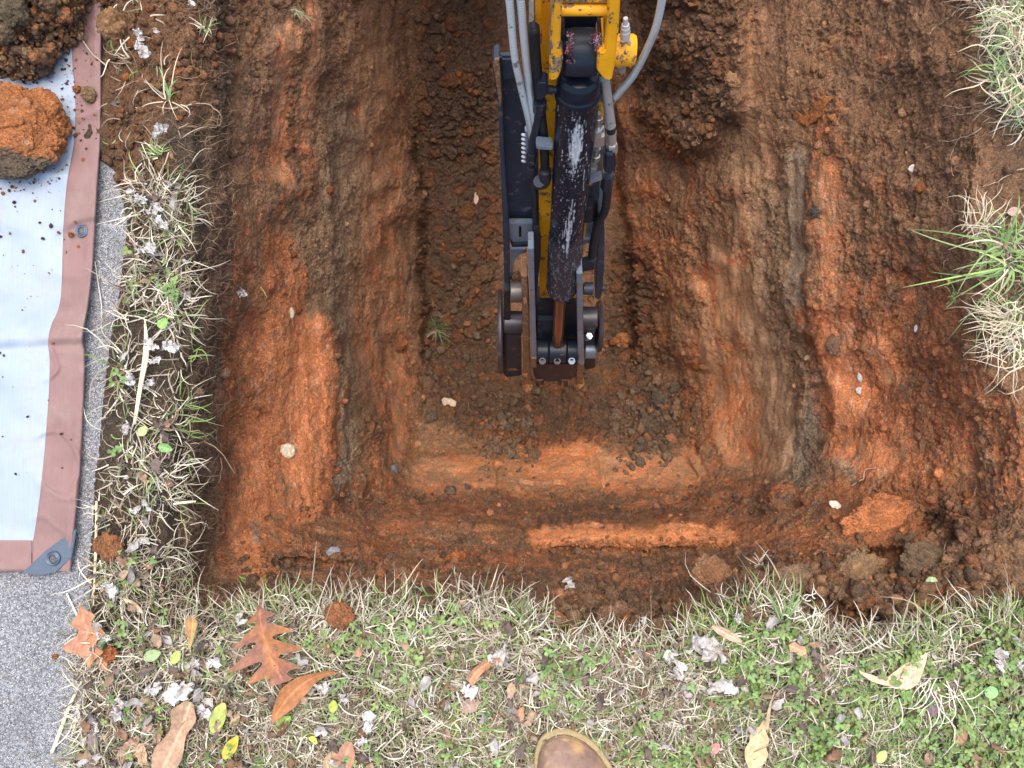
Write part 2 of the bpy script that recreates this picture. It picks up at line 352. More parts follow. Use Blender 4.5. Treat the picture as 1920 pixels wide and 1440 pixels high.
# torn clay: crisp ridges, and thin cracks drawn out along the pull of the bucket
rd = fbm(PB * 34 + jit[..., :3] * 20, 4, 86, .62); d += digd * patchy * (.25 + .75 * ROUGH) * .0075 * (.5 - np.abs(rd) * 2.2) * (1 - .6 * FLOOR)
ca = fbm(PB * np.array([60, 8, 60]) + fbm(PB * 16, 2, 87)[..., None] * .6, 3, 88); cb = fbm(PB * np.array([9, 75, 110]) + fbm(PB * 16, 2, 87)[..., None] * .6, 3, 89)
cc_ = ca * (1 - sideways) + cb * sideways; where = sstep(-.05, .3, fbm(PB * np.array([14, 14, 14]), 3, 90))
d -= digd * (1 - .8 * FLOOR) * where * .0050 * (1 - sstep(.0, .05, np.abs(cc_)))
for x0, y0, x1, y1, w0, a0 in [(930, 868, 933, 925, 3, .010), (1112, 845, 1137, 925, 3, .012), (1270, 835, 1308, 892, 3, .012), (1180, 950, 1290, 930, 6, .012), (975, 903, 1000, 906, 3, .010), (1038, 904, 1062, 907, 3, .010), (1395, 962, 1500, 945, 5, .018), (1230, 1042, 1275, 1040, 5, .02), (560, 1052, 600, 1055, 7, .018), (1020, 1028, 1380, 1030, 4, .012), (790, 1048, 830, 1050, 5, .015), (1275, 1096, 1340, 1086, 4, .015), (980, 985, 1010, 982, 6, .012)]:
    d -= a0 * cap(U + wu * .12, Vv + wv * .18, (x0, y0, x1, y1, w0, 1))
PD = PB + NB * (d * vis)[..., None]
# colours
BROWN = np.array([.20, .108, .058]); DARK = np.array([.105, .068, .046]); ORANGE = np.array([.395, .142, .049]); RED = np.array([.29, .098, .042]); OLIVE = np.array([.215, .158, .098]); TAN = np.array([.33, .175, .085]); GREY = np.array([.13, .112, .09])
mo = caps(su, sv, [(525, 60, 530, 330, 24, .5), (590, -60, 575, 250, 20, .5), (575, 250, 545, 420, 28, .35), (530, 480, 540, 650, 48, .95), (565, 650, 545, 900, 72, 1), (490, 650, 485, 1050, 55, 1),
    (590, 780, 560, 1000, 52, 1), (425, 380, 448, 450, 15, .8), (440, 490, 440, 530, 16, .7), (742, 650, 747, 880, 34, .5), (700, 620, 760, 700, 50, .3), (730, 330, 745, 480, 40, .35),
    (520, 1000, 900, 1010, 34, .55), (1010, 1000, 1370, 1000, 30, 1.0), (1400, 1000, 1560, 1010, 30, .8), (860, 1050, 970, 1045, 26, .8), (1120, 1085, 1380, 1090, 30, .55), (470, 1060, 700, 1050, 24, .5),
    (800, 890, 1300, 890, 50, .5), (1000, 835, 1100, 835, 34, .85), (1180, 300, 1300, 560, 75, .42), (1280, 760, 1330, 860, 50, .5), (1372, 370, 1390, 450, 50, .45), (1050, 760, 1200, 780, 60, .3),
    (1560, 260, 1555, 600, 40, .62), (1535, 600, 1580, 820, 46, .95), (1650, 600, 1690, 900, 100, .8), (1760, 800, 1860, 880, 90, .6), (1480, 950, 1560, 960, 40, .6), (1600, 950, 1700, 1000, 70, .85),
    (1700, 480, 1700, 560, 60, .35), (1620, 300, 1640, 420, 40, .35), (1430, 1040, 1600, 1060, 40, .5), (700, 930, 900, 935, 40, .6), (650, 960, 700, 1000, 45, .7), (480, 300, 480, 380, 30, .25), (1800, 700, 1850, 780, 60, .5), (450, 520, 450, 1060, 40, .75), (720, 200, 730, 880, 60, .34), (1200, 250, 1330, 800, 90, .45), (1600, 150, 1650, 520, 110, .34), (1700, 560, 1780, 760, 90, .7), (1690, 780, 1800, 940, 80, .75), (500, 0, 520, 460, 60, .34), (1330, 560, 1400, 860, 60, .34), (800, 900, 1350, 900, 45, .35), (500, 1060, 1350, 1070, 40, .45), (560, 950, 1400, 955, 60, .55), (760, 930, 1300, 935, 40, .5), (900, 760, 1250, 790, 50, .25)])
mg = caps(su, sv, [(650, 220, 640, 560, 45, .75), (640, 560, 645, 930, 24, .85), (500, 380, 560, 420, 30, .4), (1495, 300, 1500, 600, 30, .85), (1503, 600, 1535, 740, 26, .95), (1535, 740, 1485, 930, 30, .9), (1440, 380, 1440, 620, 42, .6),
    (1380, 280, 1400, 480, 40, .45), (1420, 620, 1470, 850, 40, .5), (640, 900, 720, 970, 34, .6), (900, 950, 1450, 955, 16, .25), (960, 905, 1010, 905, 24, .3), (1700, 540, 1705, 590, 30, .4), (1420, 1090, 1600, 1100, 40, .3), (1590, 870, 1630, 900, 18, .7), (575, 400, 640, 700, 30, .4)])
mgrey = caps(su, sv, [(1497, 300, 1500, 560, 20, .4), (1535, 700, 1500, 900, 16, .5), (637, 780, 640, 900, 14, .5), (490, 980, 492, 1010, 8, .8)])
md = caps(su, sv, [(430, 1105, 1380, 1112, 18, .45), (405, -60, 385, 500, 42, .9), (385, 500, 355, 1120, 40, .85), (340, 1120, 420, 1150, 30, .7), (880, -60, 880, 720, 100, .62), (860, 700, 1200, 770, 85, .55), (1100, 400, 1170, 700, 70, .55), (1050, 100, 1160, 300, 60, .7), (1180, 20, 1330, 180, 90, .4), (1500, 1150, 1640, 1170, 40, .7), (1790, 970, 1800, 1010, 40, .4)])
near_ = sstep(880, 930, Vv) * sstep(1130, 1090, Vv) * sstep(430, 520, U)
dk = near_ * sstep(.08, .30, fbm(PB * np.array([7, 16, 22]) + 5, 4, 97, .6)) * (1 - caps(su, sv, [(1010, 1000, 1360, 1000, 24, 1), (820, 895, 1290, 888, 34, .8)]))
n1 = fbm(PB * 14, 5, 101, .6); n2 = fbm(PB * 45, 4, 111, .6); n3 = fbm(PB * np.array([30, 4, 30]), 4, 121, .6); n4 = fbm(PB * np.array([5, 40, 60]), 4, 131, .6)
stk = n3 * (1 - sideways) + n4 * sideways
mo = np.clip(mo + (.45 * n1 + .35 * n2 + .55 * stk) * sstep(0, .35, mo) + (.5 * sstep(.25, .6, n1 + .4 * n2)) * .35, 0, 1)
mg = np.clip(mg + (.4 * n2 + .5 * stk) * sstep(0, .3, mg), 0, 1)
C = BROWN * (1 + .22 * n2 + .15 * n1)[..., None] * np.ones_like(PB)
def mixv(A, B, m): return A * (1 - m)[..., None] + B * m[..., None]
C = mixv(C, np.broadcast_to(TAN, C.shape), np.clip(.25 + .5 * stk + .3 * fbm(PB * 5, 2, 141), 0, .55))
C = mixv(C, OLIVE * (1 + .2 * n2)[..., None], mg * .6)
OR = mixv(np.broadcast_to(ORANGE, C.shape), np.broadcast_to(RED, C.shape), np.clip(.35 + .9 * n2 + .12 * sstep(1400, 1700, U) - .3 * sstep(960, 1000, Vv), 0, 1))
n5 = fbm(PB * 130, 3, 151, .7)
st2 = fbm(PB * np.array([75, 9, 75]), 3, 153, .6) * (1 - sideways) + fbm(PB * np.array([9, 80, 110]), 3, 155, .6) * sideways
mo = mo - .4 * sstep(.1, .5, st2)
mo = mo * (1 + .55 * n5 + .4 * n2)
C = mixv(C, OR * (1 + .2 * n1)[..., None], sstep(.12, .95, mo) * .92)
C = mixv(C, np.broadcast_to(DARK, C.shape), np.clip(md + .4 * n2 * (md > .05), 0, 1) * .8)  # dark topsoil, plus the pit floor's deep shade mixed into the colour
C = mixv(C, np.broadcast_to(GREY, C.shape), np.clip(mgrey + .3 * n2 * (mgrey > .05), 0, 1) * .8)
pf = sstep(.30, .55, fbm(PB * np.array([60, 22, 60]), 4, 161, .7)) * sstep(.2, .6, mo) * .5; C = mixv(C, np.broadcast_to(np.array([.46, .27, .17]), C.shape), pf)
# freshly crumbled pieces keep their own tone
C = C * (1 + .35 * (c2 - .5) * ROUGH + .25 * (c3 - .5) * ROUGH)[..., None]
cl = (FLOOR * (c1 > .82) * digd)[..., None]; C = C * (1 - .55 * cl) + ORANGE * .8 * .55 * cl
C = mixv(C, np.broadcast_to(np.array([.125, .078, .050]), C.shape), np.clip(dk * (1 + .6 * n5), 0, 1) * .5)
C = C * np.where(digd > .3, 1.50 - .60 * FLOOR * (1 - .6 * near_) - .30 * near_ + .15 * sstep(1580, 1750, U), 1.0)[..., None]  # deep shade painted in: pit floor darkened, walls and right slope lightened
turf = (1 - digd); TURF = np.array([.10, .07, .045]) * (1 + .4 * n2)[..., None]
loose = caps(su, sv, [(210, -50, 330, 120, 120, 1), (220, 120, 260, 300, 60, .9), (1060, 1160, 1230, 1170, 50, 1)])[..., None]
TURF = TURF * (1 - loose) + np.array([.21, .105, .05]) * (1 + .4 * n1)[..., None] * loose
C = mixv(C, TURF, turf)
alpha = np.clip(.25 + .75 * ROUGH, 0, 1)
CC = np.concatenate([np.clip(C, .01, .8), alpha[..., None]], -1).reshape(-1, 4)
# stretch the outermost ring to the horizon
far = PD.copy()
ed = np.zeros_like(U, bool); ed[0, :] = ed[-1, :] = True; ed[:, 0] = ed[:, -1] = True
far[ed] = (far[ed] * np.array([1, 1, 0])) * 28 + np.array([0, 0, -.03])
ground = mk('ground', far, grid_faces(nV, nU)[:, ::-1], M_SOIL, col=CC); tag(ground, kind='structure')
NF = normals(PD)
def samp(A, u, v):
    x = np.interp(u, fu, np.arange(nU)); y = np.interp(v, fv, np.arange(nV))
    i = np.clip(x.astype(int), 0, nU - 2); j = np.clip(y.astype(int), 0, nV - 2); a = (x - i)[..., None]; b = (y - j)[..., None]
    return (A[j, i] * (1 - a) + A[j, i + 1] * a) * (1 - b) + (A[j + 1, i] * (1 - a) + A[j + 1, i + 1] * a) * b
def surf(u, v): return samp(PD, np.asarray(u, float), np.asarray(v, float))
def surfn(u, v): return samp(NF, np.asarray(u, float), np.asarray(v, float))
def surfc(u, v): return samp(C, np.asarray(u, float), np.asarray(v, float))
# world -> photograph position, used to find the ground under a point on the flat land
def proj(p):
    q = p - CAM; yc = q[..., 1] * ct + q[..., 2] * st; zc = -q[..., 1] * st + q[..., 2] * ct
    return 960 + FPX * q[..., 0] / -zc, 720 - FPX * yc / -zc

# ------------------------------------------------------------------ pavement on the left
def build_pavement():
    m, t, b = newmat('exposed_aggregate')
    tc = N(t, 'ShaderNodeTexCoord'); o = tc.outputs['Object']
    v1 = N(t, 'ShaderNodeTexVoronoi', i_Scale=480.0); t.links.new(o, v1.inputs['Vector'])
    v2 = N(t, 'ShaderNodeTexVoronoi', i_Scale=260.0); t.links.new(o, v2.inputs['Vector'])
    n = N(t, 'ShaderNodeTexNoise', i_Scale=7.0, i_Detail=6.0, i_Roughness=0.7); t.links.new(o, n.inputs['Vector'])
    s = N(t, 'ShaderNodeSeparateColor'); t.links.new(v1.outputs['Color'], s.inputs[0])
    s2 = N(t, 'ShaderNodeSeparateColor'); t.links.new(v2.outputs['Color'], s2.inputs[0])
    c = ramp(t, s.outputs[0], [(0.0, (.13, .13, .135, 1)), (.35, (.24, .245, .255, 1)), (.7, (.33, .335, .35, 1)), (.86, (.42, .42, .435, 1)), (.95, (.62, .62, .62, 1))])
    c = mixc(t, 'MIX', ramp(t, s2.outputs[1], [(.78, g(0)), (.84, g(.75))]), c, (.44, .44, .46, 1))
    c = mixc(t, 'MIX', ramp(t, s2.outputs[0], [(.94, g(0)), (.97, g(.6))]), c, (.25, .19, .13, 1))
    c = mixc(t, 'MULTIPLY', 1.0, c, ramp(t, n.outputs['Fac'], [(.3, (.84, .83, .82, 1)), (.7, (1.14, 1.14, 1.14, 1))]))
    dd = ramp(t, v1.outputs['Distance'], [(.35, g(1)), (.75, g(.6))]); c = mixc(t, 'MULTIPLY', .8, c, dd)
    t.links.new(c, b.inputs['Base Color']); b.inputs['Roughness'].default_value = .75
    bp = N(t, 'ShaderNodeBump', i_Strength=.9, i_Distance=.003, invert=True); t.links.new(v1.outputs['Distance'], bp.inputs['Height']); t.links.new(bp.outputs[0], b.inputs['Normal'])
    vs = np.concatenate([[-9000], np.arange(-900, 2601, 20), [9000]])
    E = at(pave(vs), vs, 0.0); E[0, 0], E[-1, 0] = E[1, 0], E[-2, 0]
    E[:, 0] += .006 * fbm(np.stack([vs / 40, vs * 0, vs * 0], -1), 3, 5)
    E[0, 1] = 9; E[-1, 1] = -9
    cols = []
    for k in range(12):
        a = k / 11; X = E.copy(); X[:, 0] = E[:, 0] * (1 - a ** 2) + (-9) * a ** 2
        X[:, 2] = 0.003 * fbm(X * 5, 2, 8) ; cols.append(X)
    bot = E.copy(); bot[:, 2] = -.09
    P = np.stack([bot] + cols, 1)
    o = mk('pavement', P, grid_faces(P.shape[0], P.shape[1]), m, smooth=False); tag(o, kind='structure')
build_pavement()

# ------------------------------------------------------------------ tarp
def cr(pts, n):
    """smooth curve through points"""
    P = np.array(pts, float); P = np.concatenate([[2 * P[0] - P[1]], P, [2 * P[-1] - P[-2]]])
    out = []
    m = len(P) - 3
    for k in np.linspace(0, m - 1e-6, n):
        i = int(k); t = k - i; a, b, c, d_ = P[i], P[i + 1], P[i + 2], P[i + 3]
        out.append(.5 * ((2 * b) + (c - a) * t + (2 * a - 5 * b + 4 * c - d_) * t * t + (3 * b - 3 * c + d_ - a) * t ** 3))
    return np.array(out)
OUTER = [(188, -200), (190, 40), (190, 130), (189, 260), (183, 350), (176, 480), (168, 560), (158, 618), (156, 640), (160, 665), (159, 720), (156, 800), (150, 900), (141, 990), (134, 1072), (134, 1078)]
INNER = [(128, -200), (135, 110), (139, 150), (140, 250), (126, 340), (119, 420), (113, 560), (96, 610), (90, 640), (93, 680), (90, 760), (80, 880), (70, 960), (62, 1012), (60, 1014)]
def by_v(L):
    A = cr(L, 400); o_ = np.argsort(A[:, 1]); return A[o_, 1], A[o_, 0]
ov, ou = by_v(OUTER); iv, iu = by_v(INNER)
def tarp_z(u, v):
    p = np.stack([u / 100, v / 100, np.zeros_like(u + v)], -1)
    z = .010 + .003 * fbm(p * .7, 3, 201)
    z = z + .006 * np.exp(-((v - 632 - (u - 100) * -.03) / 9) ** 2) * sstep(-100, 150, u) - .004 * np.exp(-((v - 650 - (u - 100) * -.05) / 7) ** 2)
    r = fbm(p * np.array([.55, 1.1, 1]) + .3 * fbm(p * .8, 2, 5)[..., None], 2, 203); z = z + .0075 * (1 - sstep(0, .5, np.abs(r)))
    r = fbm(p @ np.array([[1.1, .4, 0], [-.7, 1.0, 0], [0, 0, 1]]), 2, 207); z = z + .0042 * (1 - sstep(0, .16, np.abs(r))) * sstep(-.2, .3, fbm(p * .7, 2, 209))
    z = .010 + (z - .010) * (.25 + .75 * sstep(1030, 930, v))
    z = z + .020 * sstep(180, -60, v) * sstep(120, 190, u)
    z = z + .003 * np.exp(-((u - np.interp(v, ov, ou) + 10) / 9) ** 2)
    return z
def build_tarp():
    r = root('tarp', 'pale blue tarpaulin with brown hem spread over the pavement', 'tarp', at(60, 600, 0))
    m, t, b = newmat('tarp_sheet')
    def weave(t, b, c0, c1, st_):
        tc = N(t, 'ShaderNodeTexCoord')
        w1 = N(t, 'ShaderNodeTexWave', i_Scale=260.0, bands_direction='X', i_Distortion=.6); w2 = N(t, 'ShaderNodeTexWave', i_Scale=260.0, bands_direction='Y', i_Distortion=.6)
        t.links.new(tc.outputs['Object'], w1.inputs['Vector']); t.links.new(tc.outputs['Object'], w2.inputs['Vector'])
        n = N(t, 'ShaderNodeTexNoise', i_Scale=9.0, i_Detail=5.0); t.links.new(tc.outputs['Object'], n.inputs['Vector'])
        mp = N(t, 'ShaderNodeMapping'); mp.inputs['Scale'].default_value = (300, 14, 10); t.links.new(tc.outputs['Object'], mp.inputs[0])
        n2 = N(t, 'ShaderNodeTexNoise', i_Scale=1.0, i_Detail=3.0); t.links.new(mp.outputs[0], n2.inputs['Vector'])
        c = ramp(t, n.outputs['Fac'], [(.3, c0), (.7, c1)])
        c = mixc(t, 'MULTIPLY', 1.0, c, ramp(t, n2.outputs['Fac'], [(.3, g(.96)), (.7, g(1.03))]))
        nd = N(t, 'ShaderNodeTexNoise', i_Scale=16.0, i_Detail=8.0, i_Roughness=.75); t.links.new(tc.outputs['Object'], nd.inputs['Vector'])
        c = mixc(t, 'MIX', ramp(t, nd.outputs['Fac'], [(.50, g(0)), (.72, g(.45))]), c, (.33, .26, .20, 1))
        t.links.new(c, b.inputs['Base Color'])
        mx = N(t, 'ShaderNodeMath', operation='MAXIMUM'); t.links.new(w1.outputs['Fac'], mx.inputs[0]); t.links.new(w2.outputs['Fac'], mx.inputs[1])
        bp = N(t, 'ShaderNodeBump', i_Strength=st_, i_Distance=.0006); t.links.new(mx.outputs[0], bp.inputs['Height']); t.links.new(bp.outputs[0], b.inputs['Normal'])
    weave(t, b, (.30, .36, .435, 1), (.36, .42, .495, 1), .3); b.inputs['Roughness'].default_value = .48; b.inputs['Specular IOR Level'].default_value = .4
    m2, t2, b2 = newmat('tarp_hem'); weave(t2, b2, (.225, .125, .112, 1), (.28, .16, .145, 1), .5); b2.inputs['Roughness'].default_value = .55
    # sheet
    vs = np.concatenate([np.linspace(-900, -60, 40, endpoint=False), np.arange(-60, 1040, 4.0)])
    s = np.linspace(0, 1, 150)
    Ue = np.interp(vs, iv, iu)[:, None] + 12; UU = -900 + (Ue + 900) * (s ** .7)[None, :]
    VV = np.broadcast_to(vs[:, None], UU.shape).copy(); VV = VV + (VV > 1000) * 0
    z = tarp_z(UU, VV)
    mk('sheet', at(UU, VV, z), grid_faces(len(vs), len(s))[:, ::-1], m, r)
    # side hem: folded over, with an edge roll and a stitched line
    vs = np.concatenate([np.linspace(-900, -60, 30, endpoint=False), np.arange(-60, 1072, 3.5)])
    s = np.linspace(0, 1, 28); a = np.interp(vs, iv, iu)[:, None]; b_ = np.interp(vs, ov, ou)[:, None]
    a = np.where(vs[:, None] > 1012, 60 - 0 * a, a)
    UU = a + (b_ - a) * s; VV = np.broadcast_to(vs[:, None], UU.shape)
    z = tarp_z(UU, VV) + .0022 - .0014 * np.exp(-((s - .86) / .02) ** 2) - .0022 * sstep(.03, 0, s) - .008 * sstep(.97, 1, s)
    z = z + .0012 * fbm(np.stack([UU / 30, VV / 90, VV * 0], -1), 3, 215)
    mk('hem', at(UU, VV, z), grid_faces(len(vs), len(s))[:, ::-1], m2, r)
    # bottom hem
    us = np.concatenate([np.linspace(-900, -60, 30, endpoint=False), np.arange(-60, 62, 3.5)]); s = np.linspace(0, 1, 20)
    VV = (1013 + 0 * us)[:, None] + 59 * s + 0 * us[:, None]; UU = np.broadcast_to(us[:, None], VV.shape)
    z = tarp_z(UU, VV) + .0018 - .0016 * sstep(.04, 0, s) - .007 * sstep(.96, 1, s)
    mk('hem', at(UU, VV, z), grid_faces(len(us), len(s)), m2, r)
    # grommets
    mg_ = tint_mat('grommet_metal', .35, metal=.7, bump=.2, bscale=400)
    def grommet(u, v, zz, rr, par):
        c = at(u, v, zz); n = 40
        prof = [(1.0, -.10), (1.0, .10), (.93, .2), (.84, .12), (.78, .06), (.70, .17), (.60, .26), (.50, .18), (.46, -.12)]
        th = np.linspace(0, 2 * np.pi, n, endpoint=False)
        P = np.stack([np.stack([c[0] + rr * p[0] * np.cos(th), c[1] + rr * p[0] * np.sin(th), np.full(n, c[2] + rr * p[1])], -1) for p in prof])
        mk('grommet', P, grid_faces(len(prof), n, True), mg_, par, col=(.10, .13, .17))
        P = np.stack([np.stack([c[0] + rr * k * np.cos(th), c[1] + rr * k * np.sin(th), np.full(n, c[2] + rr * .02)], -1) for k in (.48, .01)])
        mk('grommet_hole', P, grid_faces(2, n, True), M_SOIL, par, col=(.16, .15, .14, .6))
    grommet(153, 433, float(tarp_z(np.array(153.), np.array(433.))) + .0035, .0115, r)
    # dark corner patch
    poly = [(143, 991), (134, 1046), (104, 1073), (78, 1079), (40, 1075), (88, 1030)]
    bm = bmesh.new(); zt = .0165
    vs_ = [bm.verts.new(at(x, y, zt)) for x, y in poly]; f = bm.faces.new(vs_)
    e = bmesh.ops.extrude_face_region(bm, geom=[f]); nv = [x for x in e['geom'] if isinstance(x, bmesh.types.BMVert)]
    bmesh.ops.translate(bm, verts=nv, vec=(0, 0, -.004)); bmesh.ops.recalc_face_normals(bm, faces=bm.faces[:])
    bmesh.ops.bevel(bm, geom=bm.edges[:], offset=.0009, segments=2, affect='EDGES')
    Va, Fa = bm_arrays(bm); bm.free()
    cp = mk('corner_patch', Va, Fa, tint_mat('patch_plastic', .5, var=.12, vscale=60, bump=.2, bscale=700, bdist=.0006), r, col=(.088, .115, .15), smooth=False)
    grommet(100, 1047, zt + .001, .0125, r)
build_tarp()

# ------------------------------------------------------------------ clods, stones, crumbs
ICO = {}
def ico(k):
    if k not in ICO:
        bm = bmesh.new(); bmesh.ops.create_icosphere(bm, subdivisions=k, radius=1); V_ = np.array([x.co[:] for x in bm.verts]); F_ = np.array([[x.index for x in f.verts] for f in bm.faces]); bm.free(); ICO[k] = (V_, F_)
    return ICO[k]
def clod(name, label, cat, u, v, r_px, col, sub=4, sq=.6, group=None, rough=1.0, lift=.3, asp=1.0, ang=0.0, z=None, col2=None, mat=None, seed=None, smth=True):
    p = surf(u, v) if z is None else at(u, v, z); Zc = CAM[2] - p[2]; r = r_px * Zc / FPX
    V_, F_ = ico(sub); sd_ = seed if seed is not None else int(u * 7 + v)
    a, s = math.cos(ang), math.sin(ang)
    wp = V_ + .35 * np.stack([fbm(V_ * 1.2 + sd_ + k * 9, 2, 300) for k in range(3)], -1)
    d_ = 1 + .30 * rough * fbm(wp * 1.4 + sd_, 3, 301) + .10 * rough * fbm(V_ * 7 + sd_, 3, 303)
    ci = np.full(len(V_), .5)
    if sub > 3:
        k1, c_a = chunk(wp * 1.6 + sd_, 305, .3); k2, ci = chunk(wp * 4.2 + sd_, 306); k3, _ = chunk(wp * 9 + sd_, 308)
        d_ = d_ + rough * (.26 * k1 + .15 * k2 + .07 * k3)
    d_ = np.clip(d_, .35, 1.7)
    W = V_ * d_[:, None] * np.array([r * asp, r, r * sq]); W = W @ np.array([[a, s, 0], [-s, a, 0], [0, 0, 1]])
    base = p + np.array([0, 0, r * sq * lift])
    cc = np.array(col) * (1 + .35 * fbm(V_ * 3 + sd_, 3, 307) + .25 * (ci - .5))[:, None]
    if col2 is not None:
        mm = sstep(-.1, .25, fbm(V_ * 1.1 + sd_ + 3, 3, 309) + .0)[:, None]; cc = cc * (1 - mm) + np.array(col2) * mm * (1 + .3 * (ci - .5))[:, None]
    cc = np.concatenate([np.clip(cc, .01, .9), np.full((len(V_), 1), .95 * min(rough, 1))], 1)
    o = mk(name, base + W, F_, mat or M_SOIL, col=cc, orig=base, smooth=smth); tag(o, label, cat, group)
    return o
OC = (.42, .145, .045); BC = (.16, .09, .05); TC = (.36, .19, .085); DC = (.09, .06, .045)
# big orange clod on the tarp, with a grey-brown lower side
def big_clod():
    V_, F_ = ico(6); c = at(26, 243, .04); Zc = 1.3
    R = np.array([.088, .076, .05])
    wp = V_ + .3 * np.stack([fbm(V_ * 1.2 + 4 + k * 9, 2, 310) for k in range(3)], -1)
    d_ = 1 + .26 * fbm(wp * 1.1 + 4, 3, 311) + .05 * fbm(V_ * 7, 4, 313)
    k1, _ = chunk(wp * 1.7, 315, .35); k2, ci = chunk(wp * 5, 316); k3, cj = chunk(wp * 12, 317); k4, _ = chunk(wp * 26, 318)
    d_ = d_ + .11 * k1 + .065 * k2 + .035 * k3 + .018 * k4
    cr_ = np.exp(-((V_[:, 1] + .12 - .35 * V_[:, 0] + .15 * fbm(V_ * 3, 2, 8)) / .045) ** 2) * sstep(.55, .3, np.abs(V_[:, 0])) * (V_[:, 2] > 0); d_ = d_ - .30 * cr_ + .16 * fbm(V_ * np.array([2.2, 1.2, 1.6]) + 11, 2, 312)
    W = V_ * d_[:, None] * R; W[:, 2] = np.maximum(W[:, 2], -.035); tp = .026 + .25 * W[:, 1] - .12 * W[:, 0] + .005 * k2; W[:, 2] = np.where(W[:, 2] > tp, tp + (W[:, 2] - tp) * .3, W[:, 2])
    low = sstep(-.42, -.62, V_[:, 1] + .25 * V_[:, 0] + .22 * fbm(V_ * 3 + 9, 3, 319))[:, None]
    cc = np.array((.50, .185, .062)) * (1 + .3 * fbm(V_ * 3, 3, 321) + .25 * (cj - .5))[:, None]
    pale = sstep(.3, .6, fbm(V_ * 5 + 2, 3, 322))[:, None] * .5; cc = cc * (1 - pale) + np.array([.6, .36, .24]) * pale
    cc = cc * (1 - low) + np.array([.16, .115, .075]) * low * (1 + .3 * (cj - .5))[:, None]
    o = mk('clay_clod', c + W, F_, M_SOIL, col=np.concatenate([np.clip(cc, .01, .8), np.full((len(V_), 1), .9)], 1), orig=c)
    tag(o, 'big orange clay lump with a grey-brown underside sitting on the pale blue tarp', 'clay lump')
big_clod()
# spoil heap over the tarp's upper left corner
def heap():
    us = np.arange(-330, 262, 2.6); vs = np.arange(-360, 190, 2.6); A, B = np.meshgrid(us, vs)
    w_ = fbm(np.stack([A / 35, B / 35, A * 0], -1), 4, 331) * 22
    edge = np.interp(A, [-400, 0, 30, 60, 95, 118, 145, 178, 205, 260], [170, 150, 150, 158, 128, 100, 92, 38, 10, -40])
    dd = (edge - (B + w_)) / 150
    z = -.004 + .075 * np.clip(dd, 0, 3) ** .6 * sstep(265, 90, A) ; z = np.where(dd < 0, -.01 + .1 * dd * 0 - .02 * sstep(0, -.1, dd), z)
    P = at(A, B, z + .008)
    jh = .004 * np.stack([fbm(P * 60, 2, k) for k in (1, 2, 3)], -1); k1, c1_ = chunk((P + jh) * 26, 333); k2, c2_ = chunk((P + jh) * 62, 335); k3, c3_ = chunk(P * 140, 337)
    m = sstep(0, .06, dd)
    h = m * (.024 * k1 + .012 * k2 + .005 * k3 + .008)
    P = P + np.array([0, 0, 1]) * h[..., None]
    mixo = np.clip(sstep(.70, .8, c1_) * .8 + sstep(.75, .85, c2_) * .8, 0, 1)
    cc = mixv(np.broadcast_to(np.array([.22, .125, .068]), P.shape) * (.7 + .7 * c2_)[..., None], np.broadcast_to(np.array([.40, .165, .06]), P.shape), mixo)
    o = mk('spoil_heap', P, grid_faces(len(vs), len(us))[:, ::-1], M_SOIL, col=np.concatenate([np.clip(cc, .01, .8), np.full(P.shape[:2] + (1,), .9)], -1).reshape(-1, 4))
    tag(o, kind='stuff'); o['label'] = 'heap of crumbly brown soil spilled over the upper end of the tarp'; o['category'] = 'soil heap'
    return us, vs, P
HU, HV, HP = heap()
for a in [
 ('tan clay lump beside the top tip of the brown tarp hem', 212, 52, 27, TC, .75, .5, None),
 ('small yellow-brown lump resting on the brown tarp hem', 168, 178, 14, (.30, .19, .09), .6, .019, None),
 ('little orange crumb of clay left of the yellow-brown lump on the tarp hem', 145, 167, 7, OC, .7, .019, None),
 ('orange clay bead next to the tarp grommet', 133, 440, 4.5, OC, .8, .016, None),
 ('round orange clay clod in the dry grass just below the tarp corner', 207, 1025, 25, (.36, .15, .06), .55, .03, None),
 ('small orange clay clod touching the folded oak leaf beside the pavement', 206, 1225, 14, OC, .55, .03, None),
 ('orange clay clod on the turf right of the lobed oak leaf', 635, 1152, 24, (.38, .15, .06), .5, .03, None),
 ('dark brown soil lump at the edge of the heap on the tarp', 82, 130, 14, DC, .8, .03, None),
 ('grey-brown lump high on the heap at the top left', 30, 25, 26, (.16, .12, .07), .8, .10, None),
 ('brown lump on the heap near the left picture edge', 8, 62, 24, (.20, .14, .08), .8, .09, None),
 ('orange lump in the middle of the spoil heap', 122, 30, 15, (.42, .17, .07), .7, .07, None),
 ('brown lump at the very top of the spoil heap', 95, 5, 18, (.22, .13, .07), .8, .09, None),
 ('single orange clay fleck lying on the bare grey pavement', 104, 1231, 5, (.5, .17, .05), .4, .004, None),
]:
    l, u, v, r, c, sq, z, g_ = a
    clod('clay_clod' if c[0] > .3 else 'soil_clod', l, 'clod', u, v, r, c, 4, sq, z=z)
